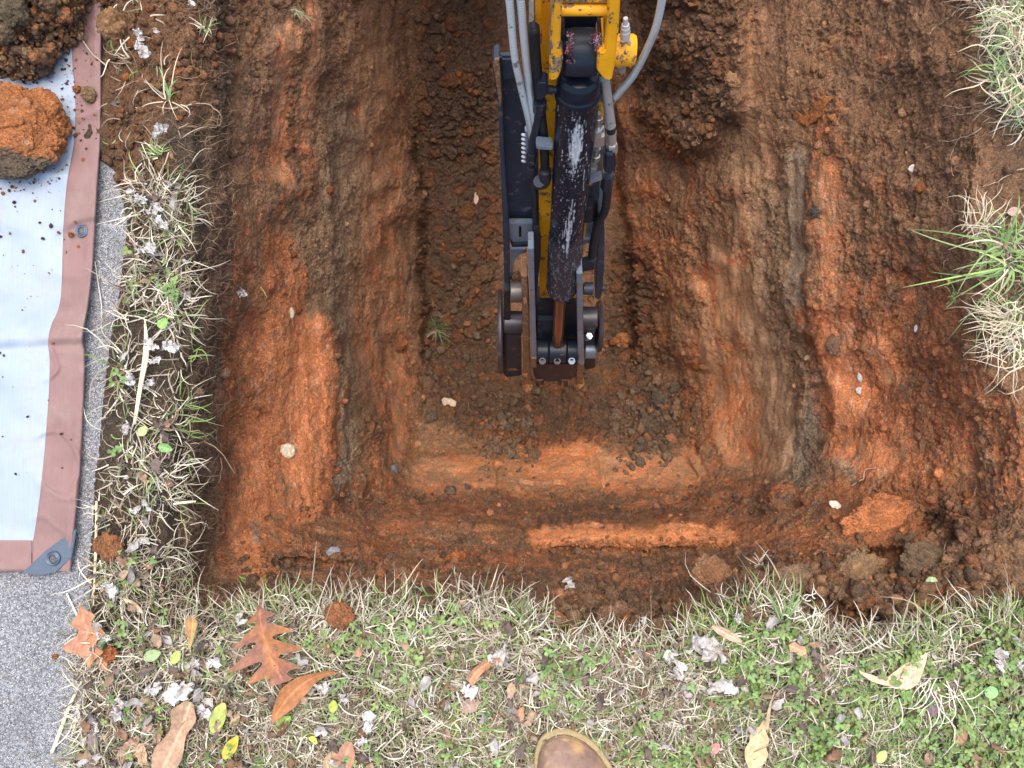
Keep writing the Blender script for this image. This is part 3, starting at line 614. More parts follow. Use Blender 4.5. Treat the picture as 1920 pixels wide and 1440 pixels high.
PIT_CLODS = [
 ('broad orange clay slab lying loose at the lower right corner of the pit', 1662, 985, 64, (.42, .15, .055), .35, 6, None),
 ('round orange clod on the pit floor right of the excavator coupler', 1168, 638, 13, (.42, .17, .06), .8, 4, None),
 ('tan stone-like clod stuck on the left wall above the greyish face', 707, 410, 9, (.38, .17, .08), .8, 4, None),
 ('brown lump on the pit floor left of the coupler', 905, 515, 17, (.17, .09, .045), .7, 4, None),
 ('brown double lump in the dark hollow at the lower right of the pit', 1740, 1060, 44, (.19, .12, .065), .5, 6, (.14, .09, .05)),
 ('tan crumbly lump on the near lip above the clover', 1540, 1128, 24, (.28, .16, .085), .7, 4, None),
 ('light brown lump on the near lip by the pale crumpled leaves', 1350, 1098, 40, (.34, .16, .075), .35, 6, (.26, .14, .07)),
 ('long tan lump at the head of the near lip', 1600, 1082, 40, (.33, .19, .09), .4, 6, (.24, .15, .08)),
 ('brown lump at the foot of the dark hollow on the right', 1480, 1095, 30, (.25, .15, .08), .6, 4, None),
 ('orange clod low on the near ledge left of centre', 855, 1050, 16, OC, .7, 4, None),
 ('brown clod crumbling at the start of the near ledge', 690, 1046, 14, (.30, .13, .06), .7, 4, None),
 ('dark clod in the shadow below the coupler', 1070, 745, 17, (.15, .075, .04), .6, 4, None),
 ('reddish lump leaning at the foot of the left wall', 745, 640, 15, (.30, .11, .045), .5, 4, None),
 ('brown clod on the far floor beside the side plate', 880, 620, 12, (.18, .095, .05), .7, 4, None),
 ('dark grey clod among the crumbs right of the scraped floor', 1240, 755, 15, (.12, .085, .06), .6, 4, None),
 ('dark clod on the edge of the crumbled soil at the floor middle', 1215, 800, 20, (.13, .085, .055), .6, 4, None),
 ('pale orange clod hanging under the brown overhang', 1372, 150, 13, (.40, .22, .11), .7, 4, None),
 ('small orange smear clod beside the larger orange flake on the right slope', 1561, 221, 7, (.5, .19, .065), .6, 3, None),
 ('purplish grey clod high on the right groove', 1533, 398, 10, (.13, .10, .09), .6, 4, None),
 ('banded stony clod below the orange band on the right wall', 1567, 650, 16, (.24, .13, .08), .5, 4, (.42, .25, .17)),
 ('orange clod at the turf edge above the boot', 1045, 1165, 17, (.36, .17, .075), .5, 4, None),
 ('brown clod crowding the near lip above the boot', 1105, 1135, 20, (.22, .12, .065), .6, 4, None),
 ('round brown clod on the near lip left of the upright pale leaf', 1150, 1160, 22, (.24, .13, .07), .6, 4, None),
 ('orange pebble of clay on the near lip', 1271, 1158, 9, (.5, .19, .07), .6, 3, None),
 ('brown clod at the right end of the near lip crumbs', 1235, 1180, 18, (.20, .115, .06), .6, 4, None),
 ('red-brown clod on the dark floor below the arm', 1010, 790, 14, (.24, .10, .05), .6, 4, None),
 ('small brown clod at the lower left floor corner', 870, 790, 12, (.16, .09, .05), .6, 4, None),
 ('tan clod near the yellowish stain below the overhang', 1255, 370, 8, (.36, .2, .09), .6, 3, None),
]
for l, u, v, r, c, sq, sub, c2 in PIT_CLODS:
    c = tuple(x * (1.1 if r < 25 or r > 50 else .78) for x in c)
    clod('clay_clod' if c[0] > .28 else 'soil_clod', l, 'clod', u, v, r * (.85 if r > 20 else 1), c, sub, sq * (.62 if r > 20 else 1), lift=.1, asp=1.45 if r > 20 else 1.1, ang=u, col2=c2, rough=1.4 if r < 25 else .75)
# stones
clod('stone', 'pale yellow-white stone set in the orange left wall', 'stone', 537, 846, 15, (.62, .52, .36), 4, .6, rough=.5, lift=.2, asp=1.1, mat=M_STONE)
clod('stone', 'small white stone with a yellow spot on the right slope', 'stone', 1566, 949, 8, (.58, .53, .42), 3, .6, rough=.5, asp=1.6, ang=-.5, mat=M_STONE)
clod('stone', 'dark blue-grey stone chip on the lower left wall', 'stone', 739, 882, 12, (.12, .13, .16), 3, .5, rough=.9, asp=.6, mat=M_STONE, smth=False)
clod('stone', 'grey stone lying at the near ledge on the left', 'stone', 625, 1036, 12, (.2, .2, .21), 3, .5, rough=.9, asp=1.4, ang=.5, mat=M_STONE, smth=False)
clod('stone', 'white quartz patch high on the orange right slope', 'stone', 1613, 706, 9, (.52, .48, .42), 3, .4, rough=1.3, asp=.7, mat=M_STONE, smth=False)
clod('stone', 'white quartz patch below the green seedling on the right slope', 'stone', 1719, 617, 8, (.52, .48, .44), 3, .4, rough=1.3, asp=.6, mat=M_STONE, smth=False)
clod('stone', 'white quartz fleck below the larger quartz patch', 'stone', 1612, 733, 7, (.52, .48, .42), 3, .4, rough=1.3, mat=M_STONE, smth=False)
clod('stone', 'white chip pressed into the upper right slope', 'stone', 1713, 318, 8, (.6, .55, .48), 3, .4, rough=1.5, mat=M_STONE, smth=False)
clod('stone', 'small pale chip near the top of the upper right slope', 'stone', 1700, 285, 5, (.62, .5, .42), 3, .4, rough=1.5, mat=M_STONE, smth=False)
clod('stone', 'broken white flake on the far pit floor left of the arm', 'stone', 893, 372, 11, (.5, .4, .31), 3, .3, rough=1.6, asp=.45, mat=M_STONE, smth=False)
clod('stone', 'pale stone flake on the dark soil below the grass tuft', 'stone', 842, 757, 9, (.5, .38, .27), 3, .3, rough=1.6, asp=1.5, mat=M_STONE, smth=False)
clod('stone', 'white nub of root low in the middle of the left wall', 'stone', 548, 588, 11, (.5, .42, .3), 3, .6, rough=.9, asp=.5, mat=M_STONE)

# orange flake on the right slope
def flake():
    pts = [(1487, 208), (1500, 222), (1522, 200), (1535, 180), (1560, 184), (1545, 200), (1535, 222), (1510, 235), (1495, 232)]
    bm = bmesh.new(); c0 = surf(1520, 208)
    vs_ = [bm.verts.new(surf(x, y) + np.array([0, 0, .012])) for x, y in pts]; f = bm.faces.new(vs_)
    e = bmesh.ops.extrude_face_region(bm, geom=[f]); nv = [x for x in e['geom'] if isinstance(x, bmesh.types.BMVert)]
    bmesh.ops.translate(bm, verts=nv, vec=(0, 0, -.02)); bmesh.ops.recalc_face_normals(bm, faces=bm.faces[:])
    bmesh.ops.triangulate(bm, faces=bm.faces[:]); bmesh.ops.subdivide_edges(bm, edges=bm.edges[:], cuts=5, use_grid_fill=True); 
    bmesh.ops.smooth_vert(bm, verts=bm.verts[:], factor=.5, use_axis_x=True, use_axis_y=True, use_axis_z=True)
    Va, Fa = bm_arrays(bm); bm.free()
    Va = Va + .003 * np.stack([fbm(Va * 120, 3, s_) for s_ in (1, 2, 3)], -1) + .004 * np.stack([fbm(Va * 40, 3, s_) for s_ in (11, 12, 13)], -1)
    o = mk('clay_flake', Va, Fa, M_SOIL, col=(.52, .19, .06, .9), orig=c0); tag(o, 'bright orange hooked flake of clay on the upper right slope', 'clay flake')
flake()

def scatter_crumbs(name, label, n, pick, smin, smax, colf, zf=None, seed=1, sub=1, pw=2.2):
    rg = np.random.default_rng(seed); u, v = pick(rg, n); n = len(u)
    P = surf(u, v) if zf is None else at(u, v, zf(u, v)); Nn = surfn(u, v) if zf is None else np.tile([0, 0, 1.], (n, 1))
    V_, F_ = ico(sub); K = len(V_)
    if sub > 1: V_ = V_ * (1 + .5 * chunk(V_ * 1.7 + seed, 7, .4)[0] + .25 * fbm(V_ * 3, 2, seed))[:, None]
    s = smin * (smax / smin) ** (rg.random(n) ** pw)
    sc3 = s[:, None] * (0.65 + .7 * rg.random((n, 3)))
    jit = 1 + .35 * (rg.random((n, K, 1)) - .5)
    W = V_[None] * jit * sc3[:, None, :]
    a = rg.random(n) * 6.28; ca, sa = np.cos(a), np.sin(a)
    X = W[..., 0] * ca[:, None] - W[..., 1] * sa[:, None]; Y = W[..., 0] * sa[:, None] + W[..., 1] * ca[:, None]
    W = np.stack([X, Y, W[..., 2]], -1) + (P + Nn * (s * .35)[:, None])[:, None, :]
    c = colf(rg, u, v, n); cc = np.repeat(c, K, 0) * (1 + .2 * (rg.random((n * K, 1)) - .5))
    cc = np.concatenate([np.clip(cc, .01, .9), np.full((n * K, 1), .9)], 1)
    F = (F_[None] + (np.arange(n) * K)[:, None, None]).reshape(-1, 3)
    o = mk(name, W.reshape(-1, 3), F, M_SOIL, col=cc, smooth=True); tag(o, label, None, None, 'stuff'); return o
def pick_pit(rg, n):
    u = rg.uniform(200, 1920, n * 3); v = rg.uniform(-40, 1200, n * 3)
    f = samp(FLOOR[..., None], u, v)[:, 0]; z = surf(u, v)[:, 2]; r = samp(ROUGH[..., None], u, v)[:, 0]
    k = rg.random(n * 3) < np.where(z < -.02, (.06 + .75 * f) * r, 0) + (z > -.04) * caps(u, v, [(210, -50, 330, 120, 100, .9), (215, 150, 240, 300, 60, .6), (1060, 1150, 1250, 1170, 40, .7), (1480, 1100, 1640, 1110, 60, .5)])
    k &= u > np.where(v < 300, 200, 0); return u[k][:n], v[k][:n]
def pit_col(rg, u, v, n):
    c = surfc(u, v) * rg.uniform(.7, 1.5, (n, 1)); k = rg.random(n) < .10; c[k] = np.array(OC) * rg.uniform(.6, 1.1, (k.sum(), 1)); return c
scatter_crumbs('soil_crumbs', 'loose crumbs of brown and orange soil over the pit', 12000, pick_pit, .0012, .0115, pit_col, seed=5)
def box_pick(bx, zmax=-.01):
    def f(rg, n):
        U_, V_ = [], []
        for (x0, y0, x1, y1, w) in bx:
            k = int(n * w); U_.append(rg.uniform(x0, x1, k)); V_.append(rg.normal((y0 + y1) / 2, abs(y1 - y0) / 2, k))
        return np.concatenate(U_), np.concatenate(V_)
    return f
def tone(cs, ps):
    return lambda rg, u, v, n: np.array(cs)[rg.choice(len(cs), n, p=ps)] * rg.uniform(.7, 1.25, (n, 1))
scatter_crumbs('soil_crumbs', 'broken soil pieces lying along the near lip of the pit', 750, box_pick([(1400, 1095, 1900, 1160, .5), (1040, 1120, 1260, 1180, .22), (1560, 1030, 1860, 1100, .18), (420, 1100, 900, 1130, .1)]), .0025, .014, tone([(.24, .135, .07), (.16, .095, .055), (.34, .18, .085), (.38, .15, .06)], [.4, .3, .2, .1]), seed=61, sub=2, pw=1.7)
scatter_crumbs('soil_crumbs', 'dark broken soil pieces strewn over the near ledge', 1500, box_pick([(450, 1035, 1000, 1085, .38), (560, 935, 900, 965, .12), (900, 925, 1440, 960, .2), (1020, 1040, 1560, 1085, .2), (480, 1080, 1380, 1110, .1)]), .0014, .0085, tone([(.17, .10, .06), (.26, .145, .08), (.42, .17, .07)], [.45, .35, .2]), seed=62, sub=2, pw=2)
scatter_crumbs('soil_crumbs', 'orange crumbs broken from the lower edge of the orange ledge', 420, box_pick([(1000, 1018, 1385, 1034, .8), (560, 1020, 900, 1040, .2)]), .0014, .0065, tone([(.42, .155, .055), (.48, .20, .085)], [.7, .3]), seed=63, sub=2, pw=1.8)
scatter_crumbs('soil_crumbs', 'grey-brown soil pieces piled at the end of the scraped pit floor', 520, box_pick([(1150, 740, 1275, 840, .5), (900, 780, 1010, 860, .3), (790, 560, 930, 760, .2)]), .003, .017, tone([(.19, .13, .09), (.24, .15, .09), (.34, .15, .075)], [.5, .35, .15]), seed=64, sub=2, pw=1.6)
def pick_heap(rg, n):
    u = rg.uniform(-40, 200, n * 3); v = rg.uniform(-40, 150, n * 3); k = v < np.interp(u, [-40, 0, 60, 95, 118, 145, 178, 205], [165, 152, 155, 130, 102, 94, 42, 5]); return u[k][:n], v[k][:n]
def heap_z(u, v):
    return HP[np.clip(((v - HV[0]) / 2.6).astype(int), 0, len(HV) - 1), np.clip(((u - HU[0]) / 2.6).astype(int), 0, len(HU) - 1), 2] + .001
scatter_crumbs('soil_crumbs', 'loose crumbs lying on the spoil heap', 1500, pick_heap, .0014, .0085, lambda rg, u, v, n: np.array([(.27, .15, .08), (.20, .12, .07), (.46, .20, .08), (.36, .22, .11)])[rg.choice(4, n, p=[.4, .25, .2, .15])] * rg.uniform(.7, 1.2, (n, 1)), heap_z, seed=6, sub=2)
def pick_tarp(rg, n):
    u = rg.uniform(-50, 188, n * 4); v = rg.uniform(90, 900, n * 4)
    k = rg.random(n * 4) < (np.exp(-(v - 120) / 110) + .03 + .9 * caps(u, v, [(0, 130, 120, 100, 30, 1), (20, 350, 70, 345, 14, 1), (95, 340, 110, 320, 10, 1), (150, 230, 175, 260, 25, .5)])); k &= u < np.interp(v, ov, ou) - 6
    return u[k][:n], v[k][:n]
scatter_crumbs('soil_crumbs', 'scattered crumbs of soil on the tarp', 800, pick_tarp, .0006, .004, lambda rg, u, v, n: np.where(rg.random((n, 1)) < .35, np.array([[.42, .16, .06]]), np.array([[.10, .07, .05]])), lambda u, v: tarp_z(u, v) + .001, seed=8)
def pick_turf(rg, n):
    u = rg.uniform(120, 1920, n * 2); v = rg.uniform(250, 1440, n * 2); z = surf(u, v)[:, 2]; k = (z > -.02) & (u < pave(v) + 60) | (z > -.02) & (v > lip(u)) & (v < lip(u) + 50) & (rg.random(n * 2) < .4)
    k &= u > np.interp(v, ov, ou) + 6; k &= (rg.random(n * 2) < np.where(u < pave(v) - 15, .12, .7)); return u[k][:n], v[k][:n]
scatter_crumbs('soil_crumbs', 'specks of soil along the turf and pavement edge', 800, pick_turf, .0008, .005, lambda rg, u, v, n: np.where(rg.random((n, 1)) < .3, np.array([[.42, .16, .06]]), np.array([[.14, .10, .07]])), lambda u, v: np.where(u < pave(v), .003, .014), seed=9)

# ------------------------------------------------------------------ ribbons: dead grass, live grass, roots
def ribbons(name, P, wd, col, mat, kind='stuff', label=None, parent=None, orig=None, tip=True):
    """P (n,K,3) centre lines, wd (n,) widths"""
    n, K, _ = P.shape
    T = np.gradient(P, axis=1); side = np.cross(T, np.array([0, 0, 1.]) + .25 * rng.normal(size=(n, 1, 3))); side /= np.linalg.norm(side, axis=-1, keepdims=True) + 1e-9
    k = np.linspace(0, 1, K); prof = np.sin(np.pi * (k * .82 + .13)) ** .5 if not tip else (1 - k) ** .6 * .9 + .1
    off = side * (wd[:, None, None] * .5) * prof[None, :, None]
    mid = P + np.array([0, 0, 1.]) * (wd[:, None, None] * .22) * prof[None, :, None]
    W = np.stack([P - off, mid, P + off], 2)              # n,K,3,3 : folded blade
    idx = np.arange(n * K * 3).reshape(n, K, 3)
    F = np.stack([idx[:, :-1, :-1], idx[:, 1:, :-1], idx[:, 1:, 1:], idx[:, :-1, 1:]], -1).reshape(-1, 4)
    cc = np.repeat(col, K * 3, 0).reshape(n, K, 3, 3).copy(); cc *= (1 + .12 * rng.normal(size=(n, K, 1, 1))); cc[:, :, 1] *= .86
    o = mk(name, W.reshape(-1, 3), F, mat, parent, col=np.clip(cc.reshape(-1, 3), .01, .95), smooth=True, orig=orig)
    if parent is None: tag(o, label, None, None, kind)
    elif kind: o['kind'] = kind
    return o
def blade_paths(u, v, L, K=6, up=.5, curl=1.2, head=None, rg=rng, z0=.008, droop=True):
    n = len(u); P0 = surf(u, v); a = rg.uniform(0, 2 * np.pi, n) if head is None else head
    bend = rg.normal(size=n) * curl; wig = rg.normal(size=n) * curl * .8; ph = rg.uniform(0, 6.28, n)
    t = np.linspace(0, 1, K)[None]; A = a[:, None] + bend[:, None] * t + wig[:, None] * np.sin(3.5 * t + ph[:, None])
    st_ = L[:, None] / (K - 1); X = np.cumsum(np.cos(A) * st_, 1); Y = np.cumsum(np.sin(A) * st_, 1)
    el = np.clip(rg.normal(up, .35, n), 0, 1.6)[:, None] * L[:, None]
    Zz = el * (t * (1.25 - t)) * .8 + rg.uniform(-.3, 1, n)[:, None] * z0
    P = np.stack([X, Y, Zz], -1) + P0[:, None]
    return P
def straw(rg, n):
    base = np.array([[.42, .36, .26], [.70, .64, .50], [.27, .20, .13], [.14, .10, .065], [.56, .50, .39], [.20, .22, .11]])
    return base[rg.choice(6, n, p=[.24, .24, .16, .14, .14, .08])] * rg.uniform(.7, 1.15, (n, 1))
def turf_w(u, v):
    z = surf(u, v)[:, 2]
    near = sstep(-22, 10, v - lip(u)) * (u > pave(v) - 10)
    left = (v < 1180) * sstep(-6, 24, u - np.maximum(pave(v), 205 * (v < 330))) * (1 - sstep(335, 372, u)) * (.08 + .60 * sstep(250, 420, v) + .25 * sstep(900, 1150, v)) * sstep(-.35, .25, fbm(np.stack([u / 40, v / 40, u * 0], -1), 3, 403))
    right = caps(u, v, [(1870, -40, 1915, 130, 55, 1), (1880, 150, 1930, 215, 38, 1), (1880, 470, 1930, 500, 45, .35), (1890, 600, 1940, 620, 50, .4)])
    p = np.stack([u / 60, v / 60, u * 0], -1)
    bare = caps(u, v, [(1060, 1150, 1250, 1165, 42, 1), (1520, 1130, 1680, 1150, 40, 1), (180, 1100, 320, 1130, 0.1, 0), (1870, 280, 1900, 380, 60, 1)])
    w_ = np.maximum(np.maximum(near, left), right) * (1 - .9 * bare) * np.clip(.75 + .9 * fbm(p, 3, 401), .15, 1)
    return w_ * (z > -.12)
def pick_w(rg, n, wf, box):
    U_, V_ = [], []; c = 0
    while c < n:
        u = rg.uniform(box[0], box[2], 20000); v = rg.uniform(box[1], box[3], 20000); k = rg.random(20000) < wf(u, v); U_.append(u[k]); V_.append(v[k]); c += k.sum()
    return np.concatenate(U_)[:n], np.concatenate(V_)[:n]
rg = np.random.default_rng(11)
u, v = pick_w(rg, 36000, turf_w, (120, -60, 1990, 1520)); L = rg.uniform(.016, .052, len(u)) * np.where(rg.random(len(u)) < .06, 1.8, 1)
ribbons('dead_grass', blade_paths(u, v, L, 5, .24, .5, rg=rg, z0=.022), rg.uniform(.0010, .0030, len(u)), straw(rg, len(u)), M_BLADE, label='matted straw-coloured dead grass around the pit')
def green_w(u, v):
    p = np.stack([u / 90, v / 90, u * 0], -1); q_ = sstep(-.05, .35, fbm(p, 3, 411)) + .12
    r = sstep(950, 1700, u) * .8 + .3
    return turf_w(u, v) * q_ * r
u, v = pick_w(rg, 7500, green_w, (150, 0, 1990, 1520)); L = rg.uniform(.02, .055, len(u)); n = len(u)
gcol = np.array([[.16, .27, .06], [.22, .34, .09], [.11, .20, .06], [.33, .40, .14]])[rg.choice(4, n)] * rg.uniform(.7, 1.25, (n, 1))
ribbons('live_grass', blade_paths(u, v, L, 6, .4, .7, rg=rg, z0=.02), rg.uniform(.0014, .0034, n), gcol, M_BLADE, label='green grass blades growing through the dead thatch')

# clover: leaflets in threes
def clover():
    rg = np.random.default_rng(21)
    def cw(u, v):
        p = np.stack([u / 70, v / 70, u * 0], -1)
        patch = np.maximum(sstep(.05, .3, fbm(p, 3, 421)) * (.25 + .75 * sstep(900, 1600, u)), 1.0 * caps(u, v, [(1870, 1180, 1900, 1440, 70, 1.3), (1800, 1180, 1860, 1180, 40, .8), (1460, 1200, 1500, 1330, 40, .6), (1040, 1260, 1060, 1340, 40, .25), (1260, 1420, 1280, 1420, 30, .7), (1700, 1330, 1780, 1310, 45, .6), (1880, 1300, 1900, 1400, 60, 1.3), (1500, 1380, 1560, 1360, 40, .7), (300, 540, 330, 560, 18, .3), (800, 1160, 860, 1150, 20, .6), (600, 1190, 630, 1200, 20, .6)]))
        return np.clip(turf_w(u, v) * (patch * .6 + .025), 0, 1)
    u, v = pick_w(rg, 2600, cw, (200, 400, 1990, 1520)); n = len(u); P0 = surf(u, v) + np.array([0, 0, 1.]) * rg.uniform(.012, .034, (n, 1))
    Vs, Fs, Cs = [], [], []; k = 0
    ang = np.linspace(0, 2 * np.pi, 8, endpoint=False)
    shp = np.stack([.5 + .5 * np.cos(ang), .42 * np.sin(ang) * (1.0 + .15 * np.cos(ang)), 0 * ang], -1); shp[0, 0] = .93
    for i in range(n):
        s = rg.uniform(.0045, .0095); a0 = rg.uniform(0, 6.28); m = 3; c = np.array([.125, .215, .065]) * rg.uniform(.6, 1.35) + np.array([.06, .02, 0]) * rg.random(); tl = rg.normal(0, .3, 2)
        for j in range(m):
            a = a0 + j * 2.094; R_ = np.array([[math.cos(a), math.sin(a), 0], [-math.sin(a), math.cos(a), 0], [0, 0, 1]])
            W = shp.copy(); W[:, 2] = .22 * W[:, 0] + .35 * np.abs(W[:, 1]) - .08; W = W @ R_ * s; W[:, 2] += W[:, 0] * tl[0] + W[:, 1] * tl[1]
            ce = W.mean(0) * np.array([1, 1, 1]) - np.array([0, 0, s * .1])
            Vs.append(np.vstack([ce, W]) + P0[i]); Fs.append(np.array([[k, k + 1 + q_, k + 1 + (q_ + 1) % 8] for q_ in range(8)])); Cs.append(np.vstack([c * 1.25, np.tile(c, (8, 1))])); k += 9
    o = mk('clover', np.vstack(Vs), np.vstack(Fs), M_GREEN, col=np.clip(np.vstack(Cs), .01, .9)); tag(o, 'small green clover and weed leaves in the turf', None, None, 'stuff')
clover()

# roots hanging out of the topsoil
def tubes_flat(name, paths, rad, col, mat, label=None, parent=None, kind=None, orig=None):
    """3-sided thin tubes from a list of (K,3)"""
    Vs, Fs, Cs = [], [], []; k = 0
    for P, r, c in zip(paths, rad, col):
        K = len(P); T = np.gradient(P, axis=0); T /= np.linalg.norm(T, axis=1, keepdims=True) + 1e-9
        a = np.cross(T, [.3, .2, 1.]); a /= np.linalg.norm(a, axis=1, keepdims=True) + 1e-9; b = np.cross(T, a)
        rr = r * np.linspace(1, .45, K)[:, None]; rings = [P + rr * (a * math.cos(q_) + b * math.sin(q_)) for q_ in (0, 2.094, 4.189)]
        Vs.append(np.stack(rings, 1).reshape(-1, 3)); idx = np.arange(K * 3).reshape(K, 3) + k; nx = np.roll(idx, -1, 1)
        Fs.append(np.stack([idx[:-1], nx[:-1], nx[1:], idx[1:]], -1).reshape(-1, 4)); Cs.append(np.tile(c, (K * 3, 1))); k += K * 3
    o = mk(name, np.vstack(Vs), np.vstack(Fs), mat, parent, col=np.vstack(Cs), orig=orig)
    if label or kind: tag(o, label, None, None, kind)
    return o
def root_path(u, v, hd, L, rg, lift=.003, wig=.45):
    pts = []; seg = 7.0; n = max(4, int(L / seg)); a = hd
    for i in range(n):
        p = surf(u, v); pts.append(p + surfn(u, v) * (lift + .006 * abs(math.sin(i * .7 + u)))); a += rg.normal(0, wig); a += .12 * math.sin(hd - a); u += seg * math.cos(a); v += seg * math.sin(a)
    return np.array(pts)
def roots():
    rg = np.random.default_rng(31); P, R, Cc = [], [], []
    for i in range(820):
        q_ = rg.random()
        if q_ < .52: u, v = rg.uniform(325, 430) , rg.uniform(-30, 1120); hd = rg.normal(0, .9)
        elif q_ < .62: u, v = rg.uniform(270, 400), rg.uniform(-30, 400); hd = rg.uniform(0, 6.28)
        elif q_ < .82: u, v = rg.uniform(1760, 1925), rg.uniform(0, 1000); hd = math.pi + rg.normal(0, .8)
        elif q_ < .93: u = rg.uniform(400, 1900); v = lip(u) - rg.uniform(0, 70); hd = -math.pi / 2 + rg.normal(0, .9)
        else: u, v = rg.uniform(420, 1750), rg.uniform(0, 900); hd = rg.uniform(0, 6.28)
        if q_ >= .93 and 900 < u < 1240: continue
        P.append(root_path(u, v, hd, rg.uniform(25, 110) if q_ < .93 else rg.uniform(15, 50), rg)); R.append(rg.uniform(.00022, .0007)); Cc.append(np.array([.33, .21, .13]) * rg.uniform(.4, 1.5))
    tubes_flat('hair_roots', P, R, Cc, M_ROOT, 'fine pale roots trailing out of the topsoil round the pit', kind='stuff')
roots()
# single roots and stems one can point at
def single_root(label, pts, r, col, name='root', cat='root', zoff=.004):
    c = cr(pts, max(12, len(pts) * 5)); P = surf(c[:, 0], c[:, 1]) + surfn(c[:, 0], c[:, 1]) * zoff
    o = tubes_flat(name, [P], [r], [np.array(col)], M_ROOT, orig=P[0]); tag(o, label, cat)
for l, p, r in [
 ('long pale root running down from the top right turf', [(1815, -10), (1790, 25), (1755, 50), (1742, 65)], .0014),
 ('forked root spreading left below the top right turf', [(1855, 200), (1830, 200), (1800, 204), (1772, 199)], .0012),
 ('second branch of the root fan under the top right turf', [(1855, 205), (1828, 212), (1800, 216), (1775, 220)], .0010),
 ('root dangling down left from the right bank', [(1850, 225), (1835, 245), (1800, 260), (1765, 265), (1738, 282)], .0011),
 ('stout white root lying near the right picture edge', [(1920, 318), (1900, 322), (1880, 335), (1840, 352)], .0014),
 ('short root curling on the bank above the clump at right', [(1790, 330), (1785, 300), (1800, 268), (1812, 250)], .0010),
 ('looped root on the left bank beside the sprouting green blade', [(345, 200), (380, 195), (402, 210), (405, 228), (390, 240), (365, 232)], .0012),
 ('straight root reaching into the pit near the lower left', [(310, 892), (350, 890), (400, 890)], .0009),
 ('upright pale stem at the lower left rim of the pit', [(402, 860), (405, 890), (396, 920)], .0010),
 ('root with a kink in the lower left corner of the pit', [(320, 985), (345, 978), (375, 985), (395, 990)], .0012),
 ('forked white root on the near ledge at the centre', [(985, 1110), (978, 1080), (984, 1050), (976, 1030)], .0010),
 ('white rootlet lying in the lower right corner of the pit', [(1645, 878), (1625, 882), (1612, 900), (1596, 910)], .0015),
 ('thin root crossing the upper right slope', [(1680, 140), (1660, 160), (1640, 175), (1625, 185)], .0008),
 ('pale root hanging from the brown overhang', [(1310, 255), (1304, 270), (1306, 285), (1300, 296)], .0010),
 ('white stem jutting from the right bank below the clump', [(1920, 722), (1895, 735), (1870, 732)], .0020),
]: single_root(l, p, r, (.55, .42, .30))

# reeds: dry split straws
def strip(name, label, cat, pts, wpx, col, zs, mat=M_BLADE):
    c = cr(pts, 20); n = len(c); T = np.gradient(c, axis=0); Nn = np.stack([-T[:, 1], T[:, 0]], -1); Nn /= np.linalg.norm(Nn, axis=1, keepdims=True)
    wv_ = np.interp(np.linspace(0, 1, n), np.linspace(0, 1, len(wpx)), wpx)[:, None] / 2
    z = np.interp(np.linspace(0, 1, n), np.linspace(0, 1, len(zs)), zs)
    rows = []
    for s, dz in ((-1, 0), (-.5, .0012), (0, .0004), (.5, .0012), (1, 0), (1, -.001), (-1, -.001)):
        q_ = c + Nn * wv_ * s; rows.append(at(q_[:, 0], q_[:, 1], z + dz))
    P = np.stack(rows, 1); cc = np.array(col) * (1 + .1 * rng.normal(size=(n * 7, 1)))
    o = mk(name, P, grid_faces(n, 7, True), mat, col=np.clip(cc, .01, .95), orig=P[n // 2, 0]); tag(o, label, cat)
STR = (.74, .66, .42)
strip('dry_straw', 'broad pale yellow straw lying upright in the left grass strip', 'straw', [(272, 600), (274, 660), (264, 720), (252, 796)], [3, 12, 9, 6], STR, [.035, .034, .03, .028])
strip('dry_straw', 'thin pale straw along the pavement edge by the tarp corner', 'straw', [(181, 940), (180, 1020), (178, 1070), (175, 1135)], [4, 6, 5, 3], STR, [.02, .018, .014, .012])
strip('dry_straw', 'short pale straw leaning on the folded oak leaf', 'straw', [(125, 1112), (137, 1138), (149, 1163)], [3, 4, 4], (.8, .77, .66), [.005, .007, .01])
strip('dry_straw', 'long pale straw crossing the pavement at the lower left', 'straw', [(154, 1276), (133, 1318), (113, 1370), (97, 1412)], [4, 6, 7, 6], STR, [.012, .008, .006, .005])
strip('dry_straw', 'thin white straw branching from the long pale straw', 'straw', [(140, 1345), (128, 1375), (104, 1400)], [2, 3, 2], (.8, .77, .62), [.009, .007, .006])
strip('dry_straw', 'short flat straw right of the long pale straw', 'straw', [(149, 1320), (142, 1350), (134, 1382)], [6, 6, 2], STR, [.010, .009, .006])
strip('dry_straw', 'hair-thin straw lying on the pavement beside the brown hem', 'straw', [(178, 490), (184, 530), (190, 570), (191, 603)], [1.6, 1.6, 1.6, 1.4], (.8, .74, .6), [.004, .004, .005, .005])
strip('dry_straw', 'pale straw stub on the lower left turf rim', 'straw', [(325, 945), (345, 942), (367, 940)], [4, 5, 3], (.7, .6, .42), [.03, .03, .03])

